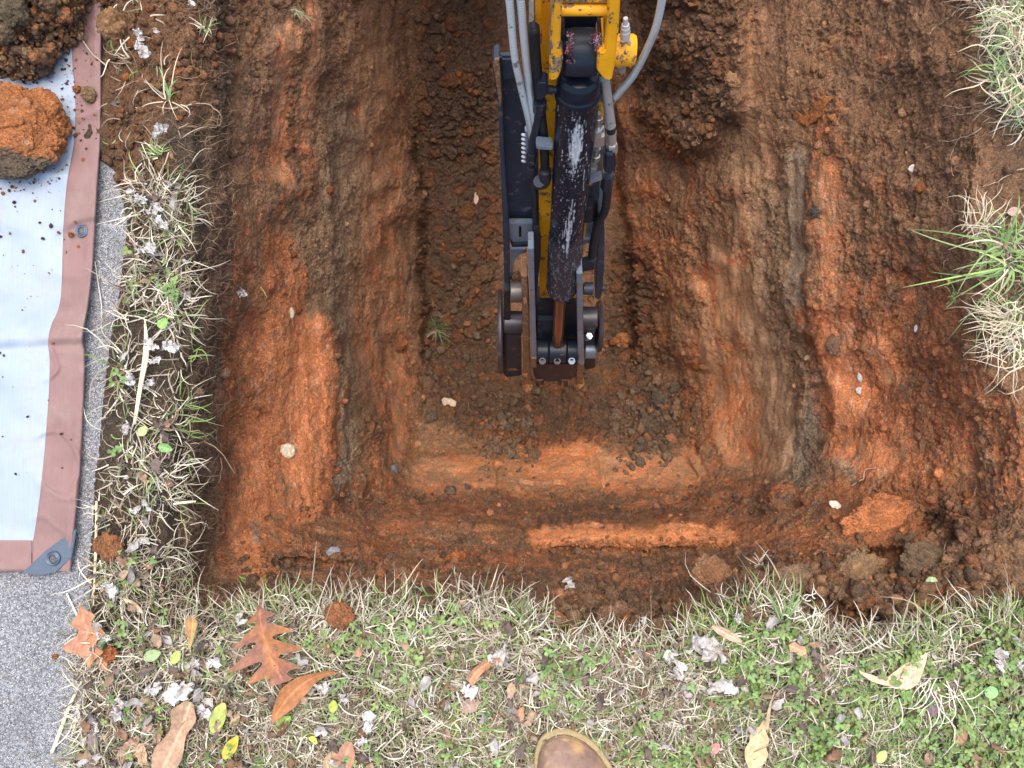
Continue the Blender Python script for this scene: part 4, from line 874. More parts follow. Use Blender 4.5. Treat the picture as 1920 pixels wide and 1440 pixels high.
# ------------------------------------------------------------------ leaves
def leaf(name, label, cat, u, v, L, ang, prof, col, z=.03, curl=.25, cup=.2, crumple=0.0, mat=M_LEAF, group=None, bend=0.0, col2=None, tilt=0.0, nx=26, ny=11, seed=None, asym=None, vein=True):
    """L in photograph pixels; ang: direction the tip points, degrees, 0 = right, 90 = up; prof: half widths / L along the length"""
    sd_ = seed if seed is not None else int(u * 3 + v * 5)
    c0 = at(u, v, z) if surf(u, v)[2] > -.02 else surf(u, v) + surfn(u, v) * .008
    Lm = L * (CAM[2] - c0[2]) / FPX
    t = np.linspace(0, 1, nx); wl = np.interp(t, np.linspace(0, 1, len(prof)), prof); wr = wl if asym is None else np.interp(t, np.linspace(0, 1, len(asym)), asym)
    s = np.linspace(-1, 1, ny)
    W = np.where(s[None] < 0, wl[:, None] * s[None], wr[:, None] * s[None])
    X = (t[:, None] - .5) + 0 * W; Y = W + bend * (t[:, None] - .5) ** 2 * 2 - bend * .25
    X = X + .25 * np.abs(W) * (1 if len(prof) > 12 else 0)            # lobes sweep forward
    Zl = curl * (X ** 2) - curl * .1 + cup * np.abs(Y - (Y[:, ny // 2])[:, None]) ** 1.3 + tilt * X
    q_ = np.stack([X * 4, Y * 4, X * 0], -1) + sd_
    Zl = Zl + .05 * fbm(q_, 3, 501) + crumple * .35 * fbm(q_ * 1.3, 3, 503)
    if vein: Zl = Zl - .012 * np.exp(-(s[None] / .12) ** 2)
    if crumple:
        X = X + crumple * .22 * fbm(q_ * 1.2, 2, 505); Y = Y + crumple * .22 * fbm(q_ * 1.2, 2, 507)
        r = fbm(q_ * 2.2, 2, 509); Zl = Zl + crumple * .16 * (1 - sstep(0, .25, np.abs(r)))
    a = math.radians(ang); P = np.stack([X * math.cos(a) - Y * math.sin(a), X * math.sin(a) + Y * math.cos(a), Zl], -1) * Lm
    P[..., 2] -= min(P[..., 2].min(), 0) * .6
    P = P + c0
    col = tuple(np.array(col) * (.8 if mat is M_GREEN else 1)); cc = np.broadcast_to(np.array(col), P.shape) * (1 + .25 * fbm(q_ * 1.5, 3, 511)[..., None])
    if col2 is not None:
        m_ = sstep(-.15, .2, fbm(q_ * .6 + 5, 2, 513))[..., None]; cc = cc * (1 - m_) + np.array(col2) * m_
    if vein:
        cc = cc * (1 + .45 * np.exp(-(s / .07) ** 2))[None, :, None]
        sv_ = np.exp(-((((t[:, None] * 6 - np.abs(s[None]) * 1.6) % 1) - .5) / .12) ** 2)[..., None]; cc = cc * (1 + .16 * sv_)
    o = mk(name, P, grid_faces(nx, ny), mat, col=np.clip(cc.reshape(-1, 3), .01, .95), orig=c0); tag(o, label, cat, group); return o
OAK = [.01, .015, .06, .20, .07, .07, .26, .42, .16, .09, .26, .48, .40, .14, .09, .26, .36, .16, .10, .16, .02]
BRL = (.36, .155, .075)
leaf('oak_leaf', 'reddish brown lobed oak leaf at the left end of the near turf', 'leaf', 506, 1202, 150, -72, OAK, (.24, .105, .065), .045, .45, .35, nx=60, ny=13, col2=(.30, .125, .05), bend=.25, seed=3)
leaf('oak_leaf', 'brown oak leaf folded over the edge of the pavement', 'leaf', 163, 1190, 112, 100, [.02, .12, .32, .14, .20, .42, .30, .12, .26, .10, .02], (.40, .19, .11), .03, .3, .5, nx=44, asym=[.02, .06, .14, .30, .36, .16, .10, .22, .14, .04, .01], col2=(.45, .2, .1))
leaf('oak_leaf', 'narrow brown leaf lobe hanging below the folded oak leaf', 'leaf', 188, 1222, 76, -65, [.03, .10, .13, .12, .13, .10, .02], (.40, .18, .09), .028, .4, .5)
leaf('curled_leaf', 'long curled orange-brown leaf on the turf right of the lobed oak leaf', 'leaf', 568, 1294, 142, 38, [.02, .08, .12, .15, .13, .12, .08, .05, .04, .03], (.33, .14, .055), .045, .5, .8, bend=-.25)
leaf('curled_leaf', 'large tan curled leaf near the bottom left of the turf', 'leaf', 332, 1385, 150, -112, [.06, .16, .14, .10, .12, .18, .17, .13, .06], (.36, .23, .15), .04, .3, 1.1, col2=(.44, .28, .18))
leaf('curled_leaf', 'greyish brown rolled leaf at the bottom left beside the pavement', 'leaf', 178, 1415, 90, 90, [.05, .12, .13, .12, .10, .04], (.22, .17, .15), .03, .3, 1.1)
leaf('curled_leaf', 'brown curled leaf standing in the turf above and left of the boot', 'leaf', 908, 1252, 72, 35, [.10, .14, .12, .11, .10, .05], (.42, .22, .12), .045, .5, 1.3, bend=-.2)
leaf('leaf', 'pale tan leaf curved like a bow on the right turf', 'leaf', 1675, 1258, 128, 14, [.02, .05, .05, .06, .13, .17, .16, .12, .02], (.58, .42, .28), .04, .3, .4, bend=.55)
leaf('leaf', 'tan lobed leaf with a long stem at the bottom of the right turf', 'leaf', 1420, 1395, 92, -105, [.03, .05, .12, .2, .16, .24, .22, .16, .06], (.56, .39, .21), .04, .3, .4)
leaf('dry_stalk', 'brown dry stalk standing above the tan lobed leaf', 'stalk', 1443, 1330, 72, 78, [.05, .045, .035, .02, .01], (.42, .3, .17), .055, .2, .4, vein=False)
leaf('leaf', 'brown three-cornered leaf at the bottom edge left of the boot', 'leaf', 648, 1418, 56, 70, [.1, .3, .34, .26, .05], (.40, .2, .13), .04, .2, .6)
leaf('leaf', 'small tan leaf half under the three-cornered leaf', 'leaf', 622, 1424, 44, 60, [.1, .26, .28, .2, .05], (.46, .32, .2), .036, .2, .6)
leaf('leaf', 'small orange leaf with a dark hole on the right turf', 'leaf', 1494, 1216, 34, -25, [.05, .3, .24, .2, .3, .06], (.52, .24, .14), .045, .4, .4)
leaf('leaf', 'dark purple-brown oval leaf on the right turf', 'leaf', 1749, 1322, 40, 85, [.05, .22, .3, .28, .15, .02], (.16, .10, .11), .045, .2, .2)
leaf('leaf', 'brown leaf half buried in the lower right clover', 'leaf', 1800, 1378, 36, 60, [.1, .34, .36, .26, .05], (.3, .16, .09), .036, .2, .3)
leaf('leaf', 'small reddish leaf right of the boot', 'leaf', 1340, 1402, 22, 40, [.2, .4, .4, .3, .1], (.42, .2, .17), .04, .2, .3)
leaf('leaf', 'brown leaf near the lower middle of the turf', 'leaf', 880, 1322, 36, 20, [.1, .3, .36, .34, .1], (.34, .23, .18), .035, .2, .5)
leaf('leaf', 'tiny orange-brown leaf tip left of the boot', 'leaf', 975, 1338, 26, 70, [.2, .34, .3, .2, .02], (.46, .22, .12), .04, .2, .4)
leaf('leaf', 'small red-brown leaf near the top of the middle turf', 'leaf', 672, 1222, 18, 80, [.2, .4, .36, .2, .02], (.38, .18, .11), .04, .2, .4)
leaf('leaf', 'orange-brown curled leaf at the dark soil on the left corner', 'leaf', 360, 1185, 58, -95, [.1, .2, .14, .1, .06, .03], (.42, .24, .1), .05, .4, 1.2)
leaf('leaf', 'tan leaf curled among the lower left grass', 'leaf', 252, 1135, 44, -35, [.03, .12, .14, .1, .03], (.52, .38, .24), .035, .4, .9)
leaf('leaf', 'brown crinkled leaf on the lower left turf', 'leaf', 245, 1405, 56, 60, [.1, .24, .3, .22, .08], (.34, .22, .15), .032, .3, .5, crumple=.4)
leaf('leaf', 'tan crinkled leaf beside the lower left turf leaf', 'leaf', 268, 1412, 40, 100, [.1, .2, .24, .2, .08], (.46, .3, .18), .036, .3, .5, crumple=.3)
leaf('leaf', 'reddish folded leaf below the pale fluffy leaves at lower left', 'leaf', 272, 1352, 40, 30, [.05, .2, .25, .2, .05], (.4, .22, .16), .034, .3, .6)
leaf('leaf', 'brown long leaf lying right of the white crumpled leaf', 'leaf', 1362, 1188, 62, -28, [.05, .12, .13, .11, .03], (.44, .29, .2), .042, .3, .8)
leaf('leaf', 'pinkish dry leaf at the right edge above the clump', 'leaf', 1905, 398, 26, 10, [.1, .3, .34, .25, .1], (.5, .3, .25), .03, .2, .4)
leaf('leaf', 'red fallen leaf in the grass clump at right', 'leaf', 1868, 462, 30, 170, [.1, .26, .3, .22, .1], (.42, .2, .17), .02, .2, .4)
leaf('green_leaf', 'pale green round leaf lying on the near lip at right', 'leaf', 1744, 1104, 28, 80, [.15, .38, .44, .4, .2], (.42, .56, .28), .03, .2, .2, mat=M_GREEN)
leaf('green_leaf', 'yellow-green fading leaf among the turf at the lower left', 'leaf', 410, 1345, 58, 68, [.05, .18, .24, .24, .2, .06], (.42, .5, .12), .04, .3, .5, mat=M_GREEN, col2=(.5, .45, .12))
leaf('green_leaf', 'bright yellow pointed leaf at the bottom left turf', 'leaf', 434, 1400, 48, 58, [.06, .2, .24, .18, .04], (.68, .50, .06), .04, .4, .6, mat=M_GREEN)
leaf('green_leaf', 'pale green leaf in the grass left of the lobed oak leaf', 'leaf', 286, 1228, 32, 20, [.1, .3, .34, .26, .1], (.34, .46, .2), .04, .3, .4, mat=M_GREEN)
leaf('green_leaf', 'lime green leaf right of the pale green leaf at lower left', 'leaf', 330, 1232, 26, 60, [.1, .3, .34, .26, .1], (.45, .55, .12), .045, .3, .3, mat=M_GREEN)
leaf('green_leaf', 'glossy folded green blade at the left rim of the pit', 'leaf', 311, 840, 28, -15, [.1, .28, .3, .22, .05], (.22, .40, .12), .045, .3, .8, mat=M_GREEN)
leaf('green_leaf', 'yellow-green leaf beside the pale straw at left', 'leaf', 268, 808, 22, 50, [.1, .36, .4, .3, .1], (.45, .52, .2), .045, .3, .3, mat=M_GREEN)
leaf('green_leaf', 'round green leaf pair in the left strip near the straw', 'leaf', 306, 606, 22, 50, [.2, .42, .44, .3, .1], (.25, .45, .10), .045, .2, .2, mat=M_GREEN)
leaf('green_leaf', 'curved green leaf under the curled orange-brown leaf', 'leaf', 532, 1354, 34, 40, [.1, .24, .3, .24, .06], (.28, .42, .1), .04, .3, .4, mat=M_GREEN)
leaf('green_leaf', 'small lime leaf low in the middle left turf', 'leaf', 587, 1384, 24, -55, [.1, .3, .3, .2, .1], (.5, .58, .1), .042, .3, .3, mat=M_GREEN)
leaf('green_leaf', 'yellowish leaf just right of the curled orange-brown leaf', 'leaf', 625, 1324, 22, 80, [.1, .34, .4, .3, .1], (.42, .5, .08), .042, .3, .3, mat=M_GREEN)
leaf('green_leaf', 'yellow-green leaf at the bottom of the right turf', 'leaf', 1652, 1418, 26, 50, [.1, .32, .36, .3, .1], (.5, .58, .18), .042, .3, .3, mat=M_GREEN)
leaf('green_leaf', 'large flat clover leaf in the lower right corner', 'leaf', 1858, 1298, 24, 10, [.2, .42, .5, .42, .2], (.28, .5, .18), .045, .2, .2, mat=M_GREEN)
PALE = (.66, .64, .62)
CR = [.08, .30, .16, .30, .14, .34, .20, .28, .05]
for l, u, v, L, a in [
 ('white crumpled leaf arched across the turf right of centre', 1322, 1212, 84, -20), ('white curled leaf bent below the arched white leaf', 1265, 1240, 62, -70),
 ('upright white withered leaf on the near lip', 1201, 1166, 40, -70), ('ragged white leaf flat on the turf right of centre', 1350, 1284, 64, 5),
 ('pale purple-grey withered leaf on the crumbs of the near lip', 1066, 1103, 38, 90), ('white curled leaf hanging on the left wall', 445, 552, 34, -12),
 ('twisted white leaf on the loose soil near the top left', 262, 66, 30, -60), ('small bright white leaf scrap on the loose soil at top left', 295, 60, 18, -30),
 ('white hooked leaf on the loose soil below the scraps', 272, 96, 44, -60), ('grey-white crumpled leaf at the strip under the green shoot', 302, 250, 40, 40),
 ('pale crumpled leaf at the top of the left grass strip', 268, 376, 30, 0), ('silvery curled leaf on the upper left strip', 292, 393, 36, 50),
 ('white shredded leaf in the middle of the upper left strip', 308, 420, 34, -35), ('grey-white leaf hooked round a hole on the left strip', 278, 466, 44, 0),
 ('white crinkled leaf beside the pale straw, left of it', 285, 645, 34, -50), ('broad white crumpled leaf right of the pale straw', 322, 652, 40, -20),
 ('small white leaf below the broad white one', 292, 676, 26, 10), ('pale curled leaf left of the foot of the straw', 247, 710, 30, 80),
 ('white leaf scraps at the foot of the pale straw', 282, 720, 34, 30), ('pale leaf crinkled low beside the straw', 240, 802, 30, 60),
 ('grey withered leaf among the lower left strip grass', 256, 955, 26, 30), ('silver-grey leaf below the round orange clod', 270, 1015, 26, 10),
 ('white crumpled leaf over the lower left grass', 210, 1102, 40, -30), ('small white leaf at the pavement edge near the folded oak leaf', 196, 1192, 30, -20),
 ('white leaf tuft at the left corner of the near turf', 452, 1156, 30, -60), ('grey crumpled leaf at the left part of the near turf', 368, 1240, 36, 10),
 ('pale crinkled leaf right of the grey crumpled leaf', 402, 1240, 34, 0), ('large pale shredded leaf on the lower left turf', 345, 1292, 60, 25),
 ('white knotted leaf left of the shredded one', 292, 1286, 40, 20), ('white star-shaped withered leaf at lower left', 230, 1322, 44, 60),
 ('pale ribbed leaf right of the tan curled leaf', 388, 1332, 34, -30), ('grey scrap of leaf at the bottom left', 180, 1362, 30, 90),
 ('grey-white leaf beside the bent brown leaf, upper side', 938, 1222, 48, 30), ('grey crumpled leaf below the bent brown leaf', 882, 1290, 40, -10),
 ('white scrap of leaf right of the curled orange-brown leaf', 645, 1308, 26, -50), ('pale leaf tucked under the curled orange-brown leaf tip', 608, 1285, 34, 0),
 ('grey leaf crumpled in the lower middle turf', 692, 1350, 44, 80), ('small pale leaf at the bottom of the middle turf', 680, 1388, 22, 60),
 ('white leaf roll among the clover on the far right', 1872, 1232, 46, 75), ('white leaf hook at the right picture edge', 1908, 1244, 22, -70),
 ('pale leaf at the right turf below the near lip', 1385, 1158, 28, 70), ('white scrap at the dark hollow of the near lip', 1636, 1140, 20, 0),
 ('withered pink-grey leaf at the right edge near the clump', 1888, 640, 34, -80), ('grey leaf caught at the very top of the left wall', 360, 8, 22, -60),
]:
    rr_ = random.Random(int(u + v)); k_ = rr_.uniform(.75, 1.1)
    leaf('withered_leaf', l, 'withered leaf', u, v, L * .8, a, CR, tuple(x * k_ for x in PALE), .04, .4, .5, crumple=1.25, col2=(.50, .46, .43), vein=False, nx=30, ny=15, seed=int(u + v * 3), bend=rr_.uniform(-.6, .6))
# uncounted shreds of leaf litter
def litter():
    rg = np.random.default_rng(41)
    u, v = pick_w(rg, 620, lambda a, b: turf_w(a, b) * (.45 + .55 * sstep(700, 300, a)) * .9, (150, 200, 1930, 1460)); n = len(u); Vs, Fs, Cs = [], [], []; k = 0
    s = np.linspace(-1, 1, 4); t = np.linspace(-1, 1, 5); F0 = grid_faces(5, 4)
    for i in range(n):
        T_, S_ = np.meshgrid(t, s, indexing='ij'); sz = rg.uniform(.004, .013); X = T_ * sz; Y = S_ * sz * .5 * (1 - .6 * T_ ** 2); q_ = np.stack([T_, S_, T_ * 0], -1) + i * 3.1
        X = X + sz * .5 * fbm(q_ * 1.7, 2, 603); Y = Y + sz * .5 * fbm(q_ * 1.7, 2, 605); Zz = sz * 1.3 * fbm(q_ * 1.2, 2, 601) + sz * .5 * S_ ** 2; a = rg.uniform(0, 6.28)
        P = np.stack([X * math.cos(a) - Y * math.sin(a), X * math.sin(a) + Y * math.cos(a), Zz], -1).reshape(-1, 3) + surf(u[i], v[i]) + [0, 0, rg.uniform(.015, .032)]
        c = np.array([(.40, .37, .35), (.24, .14, .085), (.34, .24, .16), (.16, .12, .10)][rg.choice(4, p=[.25, .2, .2, .35])]) * rg.uniform(.7, 1.15)
        Vs.append(P); Fs.append(F0 + k); Cs.append(np.tile(c, (20, 1))); k += 20
    o = mk('leaf_litter', np.vstack(Vs), np.vstack(Fs), M_LEAF, col=np.vstack(Cs)); tag(o, 'small shreds of dry leaf litter in the turf', None, None, 'stuff')
litter()

# ------------------------------------------------------------------ grass tufts that stand out
def tuft(label, u, v, blades, cat='grass tuft', seed=1, name='grass_tuft', z=None, spread=.004):
    """blades: (heading deg, length px, width mm, colour, rise)"""
    c0 = surf(u, v) if z is None else at(u, v, z); r = root(name, label, cat, c0); rg = np.random.default_rng(seed); sc_ = (CAM[2] - c0[2]) / FPX
    green, dry = [], []
    for hd, L, wmm, c, rise in blades:
        K = 9; t = np.linspace(0, 1, K); a = math.radians(hd) + rg.normal(0, .12) + rg.normal(0, .35 if spread < .005 else .9) * t + (0 if spread < .005 else .35) * np.sin(t * 6 + hd); st_ = L * sc_ / (K - 1)
        P = np.stack([np.cumsum(np.cos(a) * st_), np.cumsum(np.sin(a) * st_), L * sc_ * rise * np.sin(t * 2.4)], -1) + c0 + [rg.normal(0, spread), rg.normal(0, spread), .004]
        (green if c[1] > c[0] else dry).append((P, wmm / 1000, c))
    for nm, S in (('green_blades', green), ('dry_blades', dry)):
        if S: ribbons(nm, np.array([x[0] for x in S]), np.array([x[1] for x in S]), np.array([x[2] for x in S]), M_BLADE, parent=r, kind='stuff' if len(S) > 1 else None)
G1 = (.17, .29, .085); G2 = (.25, .36, .14); G3 = (.12, .21, .08); S1 = (.66, .56, .40); S2 = (.52, .42, .29)
tuft('spreading green grass clump hanging over the right rim of the pit', 1890, 460, [(185, 195, 3.4, G2, .25), (178, 170, 3.6, G1, .22), (192, 150, 4.5, G2, .3), (90, 85, 4.6, G1, .3), (75, 60, 3.5, G2, .4), (170, 120, 3.5, S1, .3), (165, 70, 4, G1, .3), (120, 60, 4, G3, .3), (140, 70, 3.4, G1, .3), (-10, 60, 4, G1, .3), (205, 80, 3, G1, .3), (30, 60, 4, G2, .3), (150, 90, 3, S2, .4)], seed=3, z=.03)
tuft('long green blades fanning left at the middle right rim', 1898, 500, [(198, 210, 4.0, (.34, .5, .14), .2), (207, 150, 4.2, G2, .2), (218, 130, 4, G1, .2), (183, 110, 3.8, G2, .3), (228, 110, 4.2, G1, .2), (240, 80, 4.6, G2, .2), (192, 160, 3, G3, .25), (260, 60, 4.2, G1, .2), (-20, 50, 4, G1, .2), (-50, 50, 4, G2, .3), (212, 175, 2.8, G3, .15), (175, 100, 3, (.5, .56, .2), .3), (205, 100, 3, S1, .3)], seed=4, z=.03)
rg2 = np.random.default_rng(77)
tuft('bleached dry grass spray hanging into the pit at right', 1900, 590, [(rg2.uniform(150, 235), rg2.uniform(35, 120), rg2.uniform(1.6, 2.6), S1 if rg2.random() < .7 else S2, rg2.uniform(.05, .5)) for _ in range(46)], seed=5, z=.02, spread=.016)
tuft('lowest dry grass spray at the right rim', 1918, 655, [(rg2.uniform(165, 250), rg2.uniform(40, 140), rg2.uniform(1.6, 2.4), S1, rg2.uniform(.02, .4)) for _ in range(22)], seed=6, z=.01, spread=.016)
tuft('dry looping grass at the top of the middle right clump', 1840, 430, [(rg2.uniform(60, 200), rg2.uniform(30, 80), rg2.uniform(1.5, 2.2), S1 if rg2.random() < .7 else S2, rg2.uniform(.2, .6)) for _ in range(34)], seed=7, z=.01, spread=.016)
tuft('thick straw and green clump in the top right corner', 1905, 60, [(rg2.uniform(100, 280), rg2.uniform(40, 110), rg2.uniform(1.8, 3.2), [S1, S1, S2, G2, G1][rg2.integers(5)], rg2.uniform(.2, .6)) for _ in range(90)], seed=8, z=.02, spread=.016)
tuft('green and straw clump below the top right corner', 1900, 160, [(rg2.uniform(120, 290), rg2.uniform(30, 110), rg2.uniform(1.8, 4.0), [S1, S1, S2, G2, G1][rg2.integers(5)], rg2.uniform(.1, .5)) for _ in range(70)], seed=9, z=.02, spread=.016)
tuft('small dark green grass tuft fallen on the pit floor', 818, 618, [(rg2.uniform(0, 360), rg2.uniform(14, 38), rg2.uniform(1.3, 2.2), [G3, (.12, .2, .08), S2][rg2.integers(3)], rg2.uniform(.2, .7)) for _ in range(40)], seed=10)
tuft('grey-green grass tuft at the top of the left wall', 548, 22, [(rg2.uniform(200, 340), rg2.uniform(15, 42), rg2.uniform(1.2, 2), [(.3, .34, .2), S2, G3][rg2.integers(3)], rg2.uniform(.1, .5)) for _ in range(26)], seed=11)
tuft('green shoot with pale roots on the upper left strip', 315, 190, [(95, 55, 5.0, (.22, .42, .16), .2), (80, 60, 3, S1, .3), (60, 90, 2.6, S1, .3), (100, 90, 2.2, S2, .3), (250, 30, 2.2, S1, .3), (200, 40, 2.2, S1, .3), (40, 30, 2.4, G1, .4), (75, 40, 4, G2, .3), (150, 50, 1.8, S1, .3), (300, 50, 1.8, S1, .3), (330, 50, 1.8, S1, .2)], seed=12, z=.02)
tuft('bright green grass wisps at the top of the upper left strip', 385, 55, [(rg2.uniform(0, 360), rg2.uniform(12, 34), rg2.uniform(1.2, 2.2), [G2, S1, S1][rg2.integers(3)], rg2.uniform(.1, .5)) for _ in range(18)], seed=13, z=.01)
tuft('small green clump beside the upper end of the pavement', 298, 290, [(rg2.uniform(20, 200), rg2.uniform(12, 36), rg2.uniform(1.4, 2.8), [G2, G1, S1][rg2.integers(3)], rg2.uniform(.1, .5)) for _ in range(30)], seed=14, z=.015)
tuft('single green blade lying on the upper left wall', 485, 535, [(-38, 26, 2.8, (.3, .45, .12), .1)], seed=15, cat='grass blade')
tuft('leafy green weed in the left strip beside the withered leaves', 325, 545, [(rg2.uniform(0, 360), rg2.uniform(8, 22), rg2.uniform(4, 6.5), [G1, G2][rg2.integers(2)], rg2.uniform(.2, .6)) for _ in range(16)], seed=16, name='weed', cat='weed', z=.03)
tuft('small yellow-green seedling on the middle right rim', 1785, 525, [(rg2.uniform(0, 360), rg2.uniform(8, 16), rg2.uniform(4, 6), (.42, .52, .1), .4) for _ in range(9)], seed=17, name='weed', cat='weed')
tuft('dull green weed below the fanning blades at right', 1790, 560, [(rg2.uniform(0, 360), rg2.uniform(10, 26), rg2.uniform(3, 5), G2, .4) for _ in range(22)], seed=18, name='weed', cat='weed')
tuft('small weed at the left end of the near ledge', 467, 1092, [(rg2.uniform(0, 360), rg2.uniform(8, 18), rg2.uniform(3, 5), G1, .4) for _ in range(12)], seed=19, name='weed', cat='weed')
tuft('split white roots on the near lip by the tan lump', 1425, 1068, [(rg2.uniform(0, 200), rg2.uniform(14, 40), rg2.uniform(1.4, 2.2), (.72, .64, .52), .3) for _ in range(14)], seed=20, name='root_tuft', cat='root tuft')
tuft('tall green blades at the near lip above the right turf', 1470, 1165, [(rg2.uniform(60, 130), rg2.uniform(40, 90), rg2.uniform(2.6, 4.6), [G1, G2, S1][rg2.integers(3)], .3) for _ in range(12)], seed=21, z=.03)
tuft('bundle of white dead stems right of the tall green blades', 1515, 1145, [(rg2.uniform(130, 230), rg2.uniform(20, 50), rg2.uniform(1.6, 2.2), (.72, .66, .56), .3) for _ in range(18)], seed=22, z=.03, spread=.016)
tuft('straw stems radiating over the clover at right', 1750, 1270, [(rg2.uniform(200, 330), rg2.uniform(40, 100), rg2.uniform(1.6, 2.4), (.76, .68, .54), .25) for _ in range(24)], seed=23, z=.035, spread=.016)
tuft('two pale upright stalks at the dark hollow of the near lip', 1625, 1180, [(100, 55, 2.4, S1, .2), (92, 42, 2.2, S1, .2), (70, 40, 2, S1, .3)], seed=24, z=.03)

# ------------------------------------------------------------------ excavator arm
A0, A1 = atd(np.array(1088.), np.array(120.), 1.07), atd(np.array(1047.), np.array(640.), 1.88)
ax = A1 - A0; ax /= np.linalg.norm(ax); sx = np.array([1., 0, 0]) - ax * ax[0]; sx /= np.linalg.norm(sx); nx_ = np.cross(sx, ax); nx_ = nx_ if nx_[2] > 0 else -nx_   # towards the camera side
Ipd = (1 / 1.88 - 1 / 1.07) / 520
def Zf(v): return 1 / (1 / 1.07 + Ipd * (np.asarray(v, float) - 120))
DP = abs(np.dot(nx_, A0 - CAM))
def ap(u, v, dz=0.0):
    """a point on the plane dz metres behind the front of the arm"""
    return atd(np.asarray(u, float), np.asarray(v, float), Zf(v) * (1 + np.asarray(dz, float) / DP))
def wear_paint(name, base, chip, rust, rough=.45, amt=.5, grime=.5, metal=0.0):
    m, t, b = newmat(name); tc = N(t, 'ShaderNodeTexCoord'); o = tc.outputs['Object']
    n = N(t, 'ShaderNodeTexNoise', i_Scale=38.0, i_Detail=8.0, i_Roughness=.72); t.links.new(o, n.inputs['Vector'])
    n2 = N(t, 'ShaderNodeTexNoise', i_Scale=14.0, i_Detail=6.0, i_Roughness=.6); t.links.new(o, n2.inputs['Vector'])
    n3 = N(t, 'ShaderNodeTexNoise', i_Scale=200.0, i_Detail=4.0, i_Roughness=.7); t.links.new(o, n3.inputs['Vector'])
    c = mixc(t, 'MULTIPLY', grime, (*base, 1), ramp(t, n2.outputs['Fac'], [(.3, g(.55)), (.6, g(1.08))]))
    th = .62 - .12 * amt
    f = ramp(t, n.outputs['Fac'], [(th, g(0)), (th + .02, g(1))])
    c2 = mixc(t, 'MIX', ramp(t, n3.outputs['Fac'], [(.42, g(0)), (.58, g(1))]), (*chip, 1), (*rust, 1))
    c = mixc(t, 'MIX', f, c, c2)
    t.links.new(c, b.inputs['Base Color']); b.inputs['Roughness'].default_value = rough; b.inputs['Metallic'].default_value = metal; b.inputs['Specular IOR Level'].default_value = .3
    bp = N(t, 'ShaderNodeBump', i_Strength=.35, i_Distance=.0012); t.links.new(n.outputs['Fac'], bp.inputs['Height']); t.links.new(bp.outputs[0], b.inputs['Normal'])
    return m
MY = wear_paint('yellow_paint', (.84, .375, .012), (.06, .05, .045), (.30, .17, .09), .42, .5, .45)
MYC = wear_paint('chipped_yellow_paint', (.82, .37, .016), (.07, .06, .055), (.34, .22, .13), .5, 1.25, .5)
MK = wear_paint('black_paint', (.016, .022, .034), (.09, .09, .095), (.12, .075, .05), .38, .12, .3)
MN = wear_paint('navy_plate', (.032, .044, .066), (.11, .11, .12), (.15, .10, .07), .42, .25, .5)
MS = wear_paint('blue_grey_steel', (.22, .27, .34), (.3, .3, .3), (.2, .13, .09), .35, .5, .5, .35)
MR = wear_paint('muddy_steel', (.22, .115, .055), (.09, .07, .06), (.40, .2, .09), .65, 1.2, .6)
MZ = wear_paint('zinc', (.55, .55, .54), (.4, .38, .34), (.3, .22, .15), .3, .1, .5, .75)
MH = wear_paint('hose_braid', (.60, .62, .63), (.25, .25, .25), (.2, .16, .13), .28, .2, .5, .6)
MB = wear_paint('rubber', (.018, .019, .022), (.05, .05, .05), (.07, .05, .04), .5, .1, .3)
MP = wear_paint('bare_pin', (.075, .068, .072), (.2, .17, .16), (.12, .07, .05), .38, .3, .5, .5)
ARM = root('excavator_arm', 'yellow and black excavator arm with hydraulic cylinder and hoses reaching down into the pit', 'excavator arm', ap(1085, 0, .15))
def prism(name, poly, dz, depth, mat, bev=.0015, parent=ARM, seg=2):
    P = [ap(x, y, dz) for x, y in poly]; bm = bmesh.new(); vs_ = [bm.verts.new(p) for p in P]; f = bm.faces.new(vs_)
    e = bmesh.ops.extrude_face_region(bm, geom=[f]); nv = [x for x in e['geom'] if isinstance(x, bmesh.types.BMVert)]
    bmesh.ops.translate(bm, verts=nv, vec=Vector(-nx_ * depth)); bmesh.ops.recalc_face_normals(bm, faces=bm.faces[:])
    if bev: bmesh.ops.bevel(bm, geom=bm.edges[:], offset=bev, segments=seg, affect='EDGES', clamp_overlap=True)
    Va, Fa = bm_arrays(bm); bm.free(); return mk(name, Va, Fa, mat, parent, smooth=False)
def frame(T):
    a = np.cross(T, nx_); 
    if np.linalg.norm(a) < .2: a = np.cross(T, sx)
    a /= np.linalg.norm(a); return a, np.cross(T, a)
def lathe(name, p0, p1, prof, mat, parent=ARM, n=32, col=None, capd=True):
    """prof: list of (fraction along, radius m)"""
    p0, p1 = np.array(p0), np.array(p1); T = p1 - p0; L = np.linalg.norm(T); T = T / L; a, b = frame(T); th = np.linspace(0, 2 * np.pi, n, endpoint=False)
    pr = list(prof)
    if capd: pr = [(pr[0][0], 1e-5)] + pr + [(pr[-1][0], 1e-5)]
    P = np.stack([p0 + T * L * f + r * (np.cos(th)[:, None] * a + np.sin(th)[:, None] * b) for f, r in pr])
    o = mk(name, P, grid_faces(len(pr), n, True), mat, parent, col=col, smooth=True); o.data.set_sharp_from_angle(angle=math.radians(35)); return o
def px(r, v, dz=0): return r * float(Zf(v)) * (1 + dz / DP) / FPX
